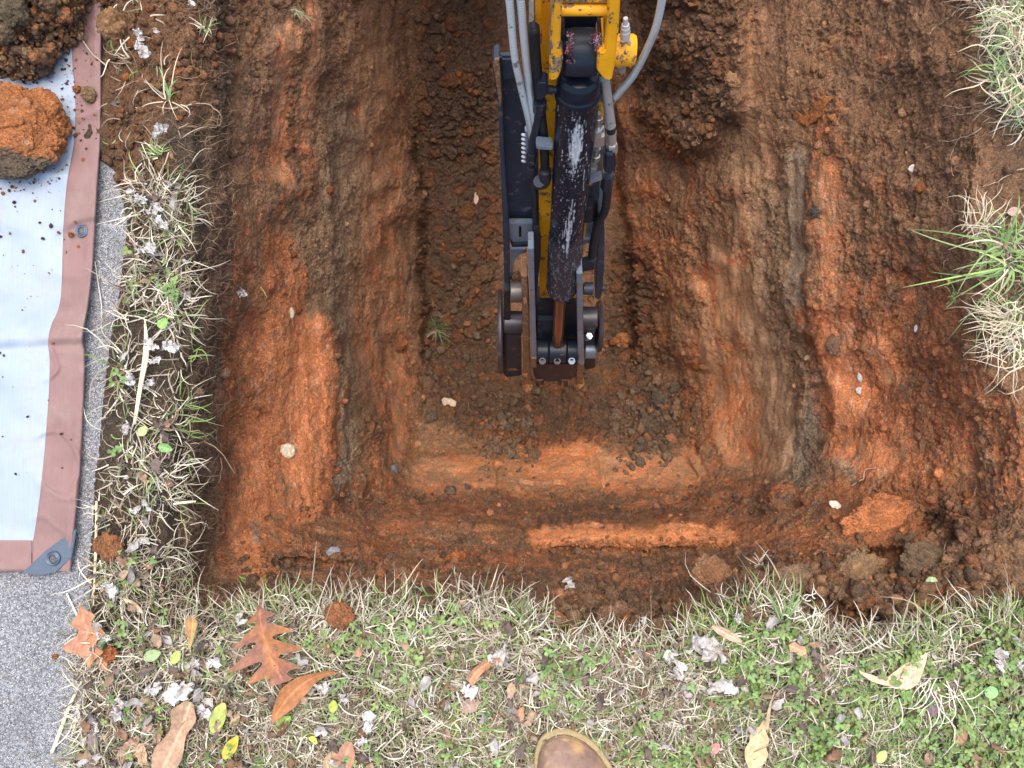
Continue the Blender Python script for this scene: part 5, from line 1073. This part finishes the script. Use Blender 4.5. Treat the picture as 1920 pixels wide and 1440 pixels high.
def tube(name, pts, r, mat, parent=ARM, n=12, ribs=0, step=None, col=None):
    """pts: (u, v, dz); ribs: spacing in metres of the guard's coils"""
    C_ = cr(pts, 60); P = np.array([ap(a, b, c) for a, b, c in C_]); L = np.linalg.norm(np.diff(P, axis=0), axis=1); s = np.concatenate([[0], np.cumsum(L)])
    K = max(24, int(s[-1] / (ribs / 4))) if ribs else 40
    q_ = np.linspace(0, s[-1], K); P = np.stack([np.interp(q_, s, P[:, i]) for i in range(3)], -1)
    rr = np.full(K, r) if not ribs else r * (1 + .16 * np.cos(q_ / ribs * 2 * np.pi)); rr = rr.copy(); 
    T = np.gradient(P, axis=0); T /= np.linalg.norm(T, axis=1, keepdims=True); a = np.cross(T, nx_ + .3 * sx); a /= np.linalg.norm(a, axis=1, keepdims=True); b = np.cross(T, a)
    th = np.linspace(0, 2 * np.pi, n, endpoint=False); R = P[:, None] + rr[:, None, None] * (np.cos(th)[None, :, None] * a[:, None] + np.sin(th)[None, :, None] * b[:, None])
    R = np.concatenate([P[:1, None].repeat(n, 1), R, P[-1:, None].repeat(n, 1)])
    return mk(name, R, grid_faces(K + 2, n, True), mat, parent, col=col)
def hexnut(name, p0, p1, r, mat, parent=ARM):
    o = lathe(name, p0, p1, [(0, r * .9), (.12, r), (.88, r), (1, r * .9)], mat, parent, n=6); 
    for p in o.data.polygons: p.use_smooth = False
    return o

# stick: long yellow box behind the cylinder
prism('stick', [(1011, -60), (1150, -60), (1142, 160), (1118, 300), (1100, 420), (1082, 566), (1012, 566), (1010, 300)], .075, .11, MY, .003)
prism('stick_flange', [(1003, -60), (1014, -60), (1017, 120), (1014, 155), (1005, 150)], .05, .02, MY, .001)
# clevis cheeks
prism('clevis_cheek', [(1042, -60), (1060, -60), (1052, 40), (1050, 95), (1056, 108), (1053, 130), (1045, 150), (1030, 153), (1030, 100), (1036, 20)], -.012, .06, MYC, .0022)
prism('clevis_cheek', [(1140, -60), (1166, -60), (1160, 60), (1152, 125), (1147, 152), (1133, 150), (1119, 132), (1121, 100), (1133, 95), (1139, 40)], -.012, .06, MY, .0022)
prism('top_plate', [(1058, -60), (1142, -60), (1141, 6), (1050, 6)], .004, .02, MYC, .0015)
lathe('cross_bar', ap(1046, 18, .006), ap(1141, 18, .006), [(0, .0078), (1, .0078)], MY)
lathe('pin_boss', ap(1150, 94, .016), ap(1191, 94, .016), [(0, px(29, 94)), (.86, px(29, 94)), (1, px(26, 94))], MY, n=48)
gf = lathe('grease_fitting', ap(1172, 72, .004), ap(1173, 34, .004), [(0, px(9, 60)), (.35, px(9.5, 60)), (.37, px(8.6, 60)), (.55, px(8.8, 60)), (.58, px(7.6, 60)), (.7, px(7.4, 60)), (.72, px(5, 60)), (1, px(4.4, 60))], wear_paint('pale_fitting', (.5, .49, .46), (.4, .38, .34), (.4, .33, .25), .4, .1, .5), n=20)
lathe('pin_end', ap(1165, 124, .016), ap(1166, 133, .016), [(0, px(8, 130)), (1, px(7, 130))], MZ, n=16)
prism('recess_floor', [(1046, 30), (1143, 30), (1143, 150), (1046, 150)], .058, .006, MK, 0)
# cylinder eye
eye = lathe('cylinder_eye', ap(1058, 98, .030), ap(1124, 98, .030), [(0, .028), (.06, .031), (.3, .0325), (.7, .0325), (.94, .031), (1, .028)], MK, n=56)
prism('eye_bushing', [(1050, 70), (1060, 66), (1060, 140), (1050, 134)], .014, .035, MK, .001)
prism('eye_bushing', [(1121, 66), (1131, 70), (1131, 128), (1121, 136)], .014, .035, MK, .001)
# barrel with scratches, wrapped lower end
def barrel():
    p0 = ap(1087, 138, .031); p1 = ap(1053, 549, .031); T = p1 - p0; L = np.linalg.norm(T); T /= L; a, b = frame(T)
    n, K = 130, 560; th = np.linspace(0, 2 * np.pi, n, endpoint=False); f = np.linspace(0, 1, K)
    # radius along the length: neck, weld bead, tube, wrapped sleeve, rounded end
    r = np.interp(f, [0, .012, .03, .045, .05, .06, .07, .075, .965, .985, 1], [.027, .0315, .033, .0333, .035, .0355, .0348, .0330, .0325, .029, .018])
    TH, FF = np.meshgrid(th, f); Rr = np.repeat(r[:, None], n, 1)
    cyl = np.stack([np.cos(TH) * 3, np.sin(TH) * 3, FF * 22], -1); wrap = sstep(.60, .68, FF + .03 * fbm(cyl * .5, 2, 3)) * sstep(1.0, .97, FF)
    wr1 = fbm(cyl * np.array([1.3, 1.3, .8]) + 3, 3, 701); wr2 = fbm(cyl * np.array([2.5, 2.5, 1.6]) + fbm(cyl, 2, 5)[..., None] * 2, 3, 703)
    Rr = Rr + wrap * (.0006 + .0024 * (1 - sstep(0, .18, np.abs(wr1))) * .6 + .0013 * (1 - sstep(0, .12, np.abs(wr2)))) + .0004 * fbm(cyl * 2, 3, 705)
    P = p0 + T * L * FF[..., None] + Rr[..., None] * (np.cos(TH)[..., None] * a + np.sin(TH)[..., None] * b)
    # facing the camera side
    nrm = np.cos(TH)[..., None] * a + np.sin(TH)[..., None] * b; face = nrm @ nx_; lat = nrm @ sx
    scr = fbm(np.stack([lat * 34 + FF * 8, FF * 46, TH * 0], -1), 4, 711, .75); scr2 = fbm(np.stack([lat * 30 + FF * 6, FF * 14, TH * 0], -1), 4, 713, .7); scr3 = fbm(np.stack([lat * 26 - FF * 4, FF * 60, TH * 0], -1), 4, 719, .75)
    def patch(f0, w, l0, lw): return np.exp(-((FF - f0) / w) ** 2 - ((lat - l0) / lw) ** 2) * (face > 0)
    m = sstep(-.02, .16, scr * .6 + .72 * patch(.20, .085, .02, .30) - .25) + .9 * sstep(.30, .45, scr2 * .9 + .62 * patch(.55, .15, .0, .30) - .10) + .7 * sstep(.38, .5, scr3) * patch(.45, .4, .0, .7) * 1.2 + .55 * patch(.60, .06, .02, .035) * 1.5
    m = np.clip(m, 0, 1) * 1.3 * (.55 + .45 * fbm(np.stack([lat * 20, FF * 70, TH * 0], -1), 3, 721)) * (face > -.1) * sstep(.05, .08, FF); m = np.clip(m, 0, 1)
    col = np.array([.009, .013, .022]) * np.ones(P.shape); col = mixv(col, np.broadcast_to(np.array([.62, .63, .66]), P.shape), m)
    col = mixv(col, np.broadcast_to(np.array([.045, .042, .05]), P.shape), wrap * (1 - m) * .8)
    edge = wrap * sstep(.10, .0, np.abs(wr1)) * .35; col = mixv(col, np.broadcast_to(np.array([.3, .29, .31]), P.shape), edge)
    P = np.concatenate([np.broadcast_to(p0, (1, n, 3)), P, np.broadcast_to(p1, (1, n, 3))]); col = np.concatenate([col[:1], col, col[-1:]])
    mat = tint_mat('barrel_paint', .26, bump=.12, bscale=160, spec=.28, bdist=.001, coat=0)
    mk('cylinder_barrel', P, grid_faces(K + 2, n, True), mat, ARM, col=np.clip(col, .005, .9).reshape(-1, 3))
barrel()
# grease
def grease():
    rg = np.random.default_rng(5); Ps, Rs, Cs = [], [], []
    for i in range(150):
        left = i % 2 == 0
        if i > 115: u, v = rg.uniform(1065, 1095), rg.uniform(118, 140)
        else: u = rg.normal(1067 if left else 1121, 3.2); v = rg.uniform(62, 138 if left else 108)
        K = 6; P = []
        for k in range(K):
            off = (v - 98) * float(Zf(98)) / FPX * 1.0; rr = max(.033 ** 2 - off ** 2, 1e-6) ** .5
            P.append(ap(u, v, .030 - rr - .0012 * rg.random())); u += rg.normal(0, 2.0); v += rg.normal(0, 3.0)
        Ps.append(np.array(P)); Rs.append(rg.uniform(.0005, .0013)); q_ = rg.random(); Cs.append(np.array([.05, .01, .016]) if q_ < .45 else (np.array([.28, .012, .03]) if q_ < .72 else np.array([.40, .26, .34])))
    tubes_flat('grease', Ps, Rs, Cs, tint_mat('grease', .15, spec=.8, coat=.6), parent=ARM, kind='stuff')
grease()
# rod
lathe('cylinder_rod', ap(1051, 540, .033), ap(1045, 648, .030), [(0, .0155), (.86, .0150), (.9, .0165), (1, .019)], wear_paint('rod_chrome', (.34, .20, .13), (.25, .15, .1), (.3, .16, .09), .18, .0, .4, .85), n=40)  # brown of the reflected soil put into the chrome's base colour
# rod eye with pin barrel and three set screws
lathe('rod_eye', ap(1006, 657, .022), ap(1084, 657, .022), [(0, .027), (.02, .029), (.26, .029), (.28, .025), (.31, .031), (.69, .031), (.72, .025), (.74, .029), (.98, .029), (1, .027)], MK, n=48)
for u_ in (1017, 1045, 1072):
    s_ = lathe('set_screw', ap(u_, 676, .002), ap(u_, 677, -.012), [(0, .0095), (.8, .0095), (1, .0085), (1, .0055), (.7, .005)], MS if u_ == 1072 else MP, n=20)
# link plates
prism('link_plate', [(990, 466), (1001, 466), (1003, 560), (1006, 660), (1006, 690), (996, 688), (993, 560)], .000, .040, MS, .0015)
prism('link_plate', [(1081, 513), (1092, 513), (1093, 600), (1096, 680), (1094, 686), (1084, 682), (1082, 600)], .000, .040, MS, .0015)
prism('link_tip', [(996, 672), (1006, 672), (1006, 689), (997, 689)], -.004, .03, MR, .001)
prism('muddy_link', [(977, 518), (989, 518), (993, 600), (995, 720), (981, 722), (979, 600)], .012, .05, MR, .0018)
prism('muddy_link', [(1082, 684), (1094, 684), (1092, 728), (1080, 728)], .012, .04, MR, .0018)
# pins and spacers of the coupler
def barrelx(name, u0, u1, v, rpx, dz, mat, par=ARM):
    r = px(rpx, v, dz); return lathe(name, ap(u0, v, dz + r), ap(u1, v, dz + r), [(0, r * .94), (.05, r), (.95, r), (1, r * .94)], mat, par, n=40)
barrelx('pivot_pin', 945, 980, 604, 22, .035, MP)
barrelx('pivot_pin', 1090, 1119, 596, 22, .035, MP)
barrelx('spacer_tube', 957, 980, 547, 21, .030, wear_paint('tube_steel', (.17, .15, .13), (.3, .26, .2), (.2, .13, .08), .4, .4, .6, .5))
barrelx('spacer_tube', 1094, 1112, 541, 12, .030, MN)
barrelx('end_pin', 1096, 1116, 656, 17, .03, MS)
lathe('side_disc', ap(934, 622, .085), ap(943, 622, .085), [(0, .108), (.4, .111), (.7, .111), (1, .108)], MP, n=64)
lathe('side_disc', ap(1119, 612, .080), ap(1127, 612, .080), [(0, .064), (.5, .067), (1, .064)], MP, n=56)
prism('coupler_side', [(945, 545), (956, 545), (958, 640), (978, 645), (978, 704), (950, 708), (943, 700)], .055, .06, MK, .002)
prism('coupler_side', [(1094, 625), (1116, 625), (1116, 690), (1096, 694)], .055, .05, MK, .002)
prism('coupler_web', [(948, 628), (978, 628), (978, 700), (950, 704)], .045, .012, MN, .001)
prism('coupler_body', [(1003, 569), (1084, 569), (1084, 645), (1004, 645)], .060, .05, MK, .003)
prism('coupler_web', [(1008, 600), (1036, 600), (1036, 640), (1008, 640)], .048, .014, MN, .0015)
prism('coupler_nose', [(1000, 682), (1084, 682), (1081, 706), (1066, 716), (1008, 716), (1000, 704)], .016, .07, MK, .003)
for u_, v_, w_ in ((1008, 719, 7), (1017, 716, 7), (1050, 716, 7), (1061, 719, 8)):
    prism('nose_tab', [(u_ - w_ / 2, v_ - 8), (u_ + w_ / 2, v_ - 8), (u_ + w_ / 2, v_ + 6), (u_ - w_ / 2, v_ + 6)], .03, .02, MP, .0008)
hexnut('nut', ap(1098, 633, .045), ap(1105, 630, .030), .0095, MZ)
lathe('nut_tip', ap(1102, 632, .030), ap(1103, 631, .02), [(0, .005), (1, .004)], MS, n=14)
# spec plate: rows of tiny marks
pl = prism('data_plate', [(1018, 621), (1036, 621), (1036, 634), (1018, 634)], .046, .0012, MK, 0)
for k in range(4):
    rg3 = random.Random(k); x0 = 1020
    while x0 < 1033:
        w_ = rg3.uniform(1.2, 3.2); prism('print_mark', [(x0, 623 + k * 2.7), (min(x0 + w_, 1035), 623 + k * 2.7), (min(x0 + w_, 1035), 624.3 + k * 2.7), (x0, 624.3 + k * 2.7)], .0452, .0006, MZ, 0, pl) if k != 0 or x0 > 1022 else None; x0 += w_ + .9
# clay stuck to the tips
def mud(u, v, dz, r_, col=(.42, .19, .08), sd_=1, sq=(1, 1, 1)):
    V_, F_ = ico(4); d_ = 1 + .4 * fbm(V_ * 1.6 + sd_, 3, 801) + .25 * fbm(V_ * 5 + sd_, 3, 803); c = ap(u, v, dz)
    mk('stuck_clay', c + V_ * d_[:, None] * r_ * np.array(sq), F_, M_SOIL, ARM, col=np.concatenate([np.array(col) * (1 + .3 * fbm(V_ * 4, 2, 5))[:, None], np.full((len(V_), 1), .9)], 1))
mud(990, 722, .02, .017, sd_=2, sq=(1, 1.3, 1)); mud(1087, 718, .02, .013, (.44, .22, .10), 5, (1, 1.3, 1)); mud(984, 702, .012, .008, sd_=9); mud(1094, 728, .02, .010, (.3, .15, .08), 7)
# thumb frame: left side plate, panel, gusset; right side plate
prism('side_plate', [(923, 124), (927, 112), (936, 111), (940, 150), (946, 300), (955, 430), (957, 540), (946, 545), (942, 400), (934, 200)], .075, .032, MN, .002)
prism('plate_edge', [(924, 122), (928, 112), (936, 112), (939, 150), (941, 190), (936, 196), (931, 160)], .0715, .005, MR, .001)
prism('inner_panel', [(936, 104), (968, 104), (974, 160), (990, 200), (1014, 200), (1014, 424), (953, 420), (942, 260)], .105, .008, MN, .0015)
prism('panel_head', [(936, 108), (964, 108), (968, 150), (940, 154)], .085, .012, MN, .004)
prism('gusset', [(953, 418), (1012, 418), (1012, 454), (1003, 459), (962, 457), (956, 452)], .085, .012, MS, .0015)
prism('gusset_lip', [(956, 452), (962, 459), (1012, 456), (1012, 462), (960, 464)], .078, .02, MK, .001)
prism('slot', [(973, 425), (977.5, 425), (977.5, 444), (973, 444)], .0842, .001, M_SOIL, 0)
prism('corner_web', [(957, 468), (986, 468), (988, 474), (974, 478), (964, 492), (960, 522), (958, 520)], .085, .01, MS, .001)
prism('side_plate', [(1122, 405), (1133, 402), (1134, 470), (1130, 545), (1126, 562), (1116, 560), (1117, 500), (1121, 450)], .065, .07, MN, .002)
prism('inner_panel', [(1085, 300), (1126, 300), (1122, 425), (1092, 425)], .105, .008, MN, .0015)
prism('gusset', [(1091, 418), (1112, 418), (1112, 448), (1090, 450)], .080, .012, MS, .0015)
prism('gusset_lip', [(1089, 450), (1113, 448), (1113, 456), (1088, 458)], .074, .02, MS, .001)
lathe('plate_bolt', ap(1128, 540, .075), ap(1137, 541, .075), [(0, .008), (.7, .008), (1, .006)], MP, n=12)
prism('rear_web', [(1006, 566), (1014, 470), (1010, 430), (1001, 430), (1001, 566)], .045, .05, MK, .002)
prism('rear_web', [(1082, 455), (1094, 455), (1090, 500), (1082, 512)], .045, .03, MK, .002)
# dirt caked on the frame
mud(960, 690, .05, .012, sd_=21, sq=(1.3, .6, .8)); mud(1010, 712, .015, .008, (.20, .10, .05), 22, (1.6, .5, .6)); mud(1060, 712, .015, .007, (.20, .10, .05), 23, (1.6, .5, .6)); mud(1107, 560, .07, .009, sd_=24); mud(985, 560, .012, .006, sd_=25, sq=(.7, 1.8, 1)); mud(968, 520, .09, .012, (.25, .13, .07), 26)
# hoses with coiled guards, left
tube('guarded_hose', [(944, -60, .0), (955, 0, .0), (964, 100, .01), (976, 160, .02), (989, 215, .03), (997, 255, .04)], px(6.6, 80), MH, n=12, ribs=.0042)
tube('guarded_hose', [(966, -60, .0), (976, 0, .0), (981, 60, .005), (988, 130, .02), (996, 200, .03), (1003, 250, .04)], px(6.8, 80), MH, n=12, ribs=.0042)
tube('hose_line', [(950, -60, .03), (958, 40, .03), (970, 130, .03), (985, 205, .035), (994, 262, .045)], px(3.6, 80), MZ, n=10)
prism('hose_rail', [(991, -60), (1002, -60), (1001, 38), (992, 44)], .02, .012, wear_paint('worn_rail', (.50, .44, .40), (.6, .55, .5), (.3, .18, .1), .45, .8, .5, .2), .001)
# thick black hose
tube('rubber_hose', [(1001, 50, .03), (1003, 90, .03), (1007, 140, .03), (1013, 200, .04), (1020, 270, .042), (1023, 340, .04)], px(10.5, 150), MB, n=20)
lathe('hose_cap', ap(1000, 52, .03), ap(998, 40, .034), [(0, px(9.5, 60)), (.6, px(8, 60)), (1, px(4, 60))], MB, n=20)
tube('elbow_end', [(1022, 320, .03), (1021, 340, .028), (1012, 345, .032), (1004, 342, .04)], .0105, MB, n=16)
lathe('hose_clip', ap(1011, 340, .022), ap(1009, 341, .03), [(0, .0104), (.2, .0108), (1, .0108)], MK, n=24)
# port elbow on the barrel
lathe('port_stub', ap(1050, 168, .03), ap(1024, 168, .03), [(0, px(7, 168)), (.5, px(7, 168)), (.52, px(8.5, 168)), (1, px(8.5, 168))], MK, n=20)
prism('port_elbow', [(1004, 162), (1010, 155), (1028, 155), (1028, 178), (1022, 182), (1020, 190), (1004, 190)], .014, .024, MK, .0035, seg=3)
hexnut('hose_nut', ap(1012, 188, .028), ap(1011, 209, .03), px(14, 200), MK)
tube('hose_tail', [(1011, 205, .03), (1008, 225, .032), (1001, 255, .036), (997, 290, .038)], px(8.5, 230), MK, n=16)
hexnut('hose_nut', ap(997, 286, .036), ap(996, 304, .038), px(10.5, 300), MK)
hexnut('hose_nut', ap(996, 312, .038), ap(996, 327, .04), px(11, 320), MK)
tube('hose_tail', [(996, 300, .038), (996, 318, .04), (998, 340, .046), (1003, 362, .055), (1004, 392, .06), (1004, 450, .06)], px(7, 340), MB, n=14)
prism('clamp_bar', [(1005, 272), (1036, 275), (1037, 283), (1005, 281)], .012, .02, MS, .002)
# small bright coils beside the black hose
for k in range(7):
    v_ = 252 + 8.2 * k; lathe('coil', ap(979, v_, .05), ap(985, v_ + 2, .045), [(0, .0022), (.5, .0028), (1, .0022)], wear_paint('bright_coil', (.75, .77, .78), (.5, .5, .5), (.4, .4, .4), .3, .0, .2, .4) if k == 0 else bpy.data.materials['bright_coil'], n=10)
prism('coil_bracket', [(984, 246), (990, 246), (992, 300), (986, 302)], .045, .012, MS, .001)
# right side: steel pipe, big curved hose, fittings
tube('guarded_hose', [(1248, -70, -.02), (1241, 0, -.01), (1226, 62, .0), (1192, 134, .02), (1163, 172, .035), (1145, 192, .045)], px(6.6, 80), MH, n=12, ribs=.0042)
lathe('steel_pipe', ap(1134, 148, .03), ap(1145, 236, .035), [(0, px(9, 160)), (.1, px(9.5, 160)), (1, px(10.5, 200))], MH, n=24)
lathe('pipe_collar', ap(1145, 236, .035), ap(1146, 247, .036), [(0, px(9.5, 240)), (1, px(9.5, 240))], MB, n=24)
lathe('crimp_ferrule', ap(1146, 247, .036), ap(1147, 268, .037), [(0, px(10, 250)), (1, px(9.4, 250))], MZ, n=24)
hexnut('hose_nut', ap(1147, 269, .036), ap(1147, 288, .037), px(11.5, 280), MZ)
prism('hose_elbow', [(1132, 288), (1154, 288), (1155, 318), (1150, 328), (1136, 330), (1131, 320)], .022, .026, MK, .005, seg=3)
hexnut('hose_nut', ap(1140, 328, .035), ap(1137, 352, .038), px(12.5, 340), MK)
tube('rubber_hose', [(1140, 345, .036), (1138, 372, .04), (1134, 396, .042), (1122, 418, .046), (1114, 450, .05), (1108, 492, .055)], px(8.6, 400), MB, n=18)
hexnut('hose_nut', ap(1109, 484, .05), ap(1107, 500, .052), px(11, 490), MK)
prism('pipe_block', [(1086, 498), (1106, 494), (1106, 508), (1086, 512)], .035, .02, MK, .002)
lathe('zinc_fitting', ap(1123, 212, .045), ap(1122, 240, .045), [(0, px(5, 220)), (.3, px(6, 220)), (.32, px(7.5, 220)), (1, px(7.5, 220))], MZ, n=20)
hexnut('hose_nut', ap(1122, 240, .043), ap(1121, 262, .043), px(11, 250), MZ)
prism('valve_block', [(1108, 258), (1134, 256), (1133, 276), (1107, 278)], .035, .025, MZ, .0015)
lathe('zinc_fitting', ap(1119, 278, .048), ap(1117, 300, .048), [(0, px(8, 290)), (.3, px(6, 290)), (.6, px(6, 290)), (.62, px(8, 290)), (1, px(8, 290))], MZ, n=20)
hexnut('hose_nut', ap(1112, 310, .05), ap(1110, 326, .05), px(9, 315), MZ)
lathe('crimp_ferrule', ap(1110, 326, .05), ap(1108, 336, .05), [(0, px(7.5, 330)), (1, px(7, 330))], MZ, n=20)
prism('clamp_bar', [(1100, 341), (1128, 331), (1131, 338), (1102, 348)], .03, .015, MS, .002)
prism('fitting_plate', [(1112, 240), (1128, 236), (1130, 330), (1104, 336)], .062, .01, wear_paint('olive_steel', (.20, .19, .14), (.3, .3, .25), (.2, .15, .1), .5, .4, .5, .3), .001)
prism('lower_clevis', [(1095, 372), (1114, 368), (1112, 420), (1094, 420)], .05, .03, MK, .003)

# ------------------------------------------------------------------ work boot
def boot():
    c0 = at(1078, 1470, .012); r = root('boot', 'toe of a scuffed brown leather work boot standing on the turf', 'boot', c0)
    # outline in metres, boot pointing +Y (slightly left), local origin at the ball of the foot
    toe = at(1062, 1362, .05); L = .30; yaw = math.radians(6)
    n = 72; th = np.linspace(0, 2 * np.pi, n, endpoint=False)
    pts = [(1002, 1440), (1004, 1404), (1016, 1378), (1046, 1363), (1078, 1368), (1108, 1386), (1132, 1412), (1150, 1446), (1160, 1500), (1156, 1560), (1150, 1640), (1135, 1690), (1100, 1706), (1066, 1690), (1046, 1640), (1026, 1560), (1006, 1490)]
    cv = cr(pts * 3, 600); cv = cv[200:400]
    W0 = at(cv[:, 0], cv[:, 1], .03); Lc = np.concatenate([[0], np.cumsum(np.linalg.norm(np.diff(W0, axis=0), axis=1))]); q0 = np.linspace(0, Lc[-1], n, endpoint=False)
    W0 = np.stack([np.interp(q0, Lc, W0[:, i]) for i in range(3)], -1); cen = W0.mean(0)
    rel = (W0 - cen)[:, :2]; nr = rel / np.linalg.norm(rel, axis=1, keepdims=True)
    def outline(k, grow):
        return rel[:, 0] + nr[:, 0] * grow, rel[:, 1] + nr[:, 1] * grow
    def ringP(X, Y, Z):
        X, Y, Z = np.broadcast_arrays(X, Y, Z); return np.stack([cen[0] + X, cen[1] + Y, Z], -1)
    # sole
    rings = []
    for z, gr in ((.005, -.006), (.008, -.001), (.028, .001), (.033, -.001), (.0335, -.012)):
        X, Y = outline(0, gr); rings.append(ringP(X, Y, np.full(n, z)))
    mw = tint_mat('boot_welt', .7, var=.3, vscale=120, bump=.4, bscale=300, bdist=.001)
    mk('sole', np.stack(rings), grid_faces(len(rings), n, True), mw, r, col=(.12, .09, .06))
    rings = []
    for z, gr in ((.0335, -.004), (.034, .0008), (.038, .0012), (.041, -.001), (.0415, -.008)):
        X, Y = outline(0, gr); rings.append(ringP(X, Y, np.full(n, z)))
    mk('welt', np.stack(rings), grid_faces(len(rings), n, True), mw, r, col=(.34, .26, .13))
    # upper: dome over the toe rising to the shaft
    rings = []; S = np.concatenate([np.linspace(0, .97, 34), [.992, 1]])
    for s in S:
        X, Y = outline(0, -.007); k = math.sqrt(max(0, 1 - s ** 2.2))
        Xr = X * max(k, .0) ; Yr = Y * (k * .985 + 0) + (-.012) * (1 - k)
        # height depends on where along the foot the shrunken ring lies
        yy2 = Yr / (L / 2); hz2 = .050 + .018 * sstep(.75, .2, yy2) + .06 * sstep(.2, -.75, yy2)
        Zr = .038 + hz2 * (1 - k ** 2.4) ** .62
        P = ringP(Xr, Yr, Zr); rings.append(P)
    P = np.stack(rings); P = P + .0030 * fbm(P * 22, 4, 901)[..., None] * np.array([0, 0, 1]) + .0006 * fbm(P * 90, 3, 903)[..., None]
    q_ = P * 1.0
    nn = fbm(P * 18, 4, 905, .6); nn2 = fbm(P * 60, 4, 907, .6)
    cc = np.array([.23, .14, .10]) * (1 + .4 * nn)[..., None]
    cc = mixv(cc, np.broadcast_to(np.array([.46, .28, .12]), P.shape), sstep(.15, .5, nn + .3 * nn2 + .5 * np.exp(-((P[..., 0] - toe[0] - .018) / .018) ** 2 - ((P[..., 1] - toe[1] + .03) / .03) ** 2)) * .85)
    cc = mixv(cc, np.broadcast_to(np.array([.24, .14, .15]), P.shape), sstep(.05, .4, fbm(P * 12 + 4, 3, 909)) * .6)
    cc = mixv(cc, np.broadcast_to(np.array([.44, .34, .19]), P.shape), sstep(.25, .5, nn2) * .5)
    # seam round the toe cap
    ring_i = np.arange(len(S))[:, None]; seam = np.exp(-((ring_i - 7) / .7) ** 2) * np.ones(P.shape[:2]); cc = mixv(cc, np.broadcast_to(np.array([.09, .06, .04]), P.shape), seam * .6)
    lo = np.exp(-((ring_i - 3) / 3.) ** 2) * np.ones(P.shape[:2]); cc = mixv(cc, np.broadcast_to(np.array([.30, .22, .12]), P.shape), lo * .6)
    mk('upper', P, grid_faces(len(S), n, True), tint_mat('boot_leather', .5, var=.25, vscale=90, bump=.35, bscale=180, bdist=.0015, spec=.4), r, col=np.clip(cc.reshape(-1, 3), .01, .9))
    st = []; 
    for k in range(0, n):
        X, Y = outline(0, -.0045); a_, b_ = ringP(X[k], Y[k], .0425), ringP(X[(k + 1) % n], Y[(k + 1) % n], .0425); st.append(np.array([a_ + (b_ - a_) * f for f in (.1, .35, .6)]))
    tubes_flat('stitching', st, [.0007] * len(st), [np.array([.5, .42, .28])] * len(st), M_ROOT, parent=r, kind='stuff')
    # shaft above the ankle (out of the picture, behind)
    rings = []
    for z, sc_ in ((.09, 1.0), (.13, .92), (.20, .88), (.24, .95), (.241, .85), (.20, .8)):
        X = np.cos(th) * .046 * sc_ + .02; Y = np.sin(th) * .058 * sc_ - .075; rings.append(ringP(X, Y, np.full(n, z)))
    mk('shaft', np.stack(rings), grid_faces(len(rings), n, True), bpy.data.materials['boot_leather'], r, col=(.2, .12, .08))
boot()
for o in bpy.data.objects:
    if '_o' in o: del o['_o']
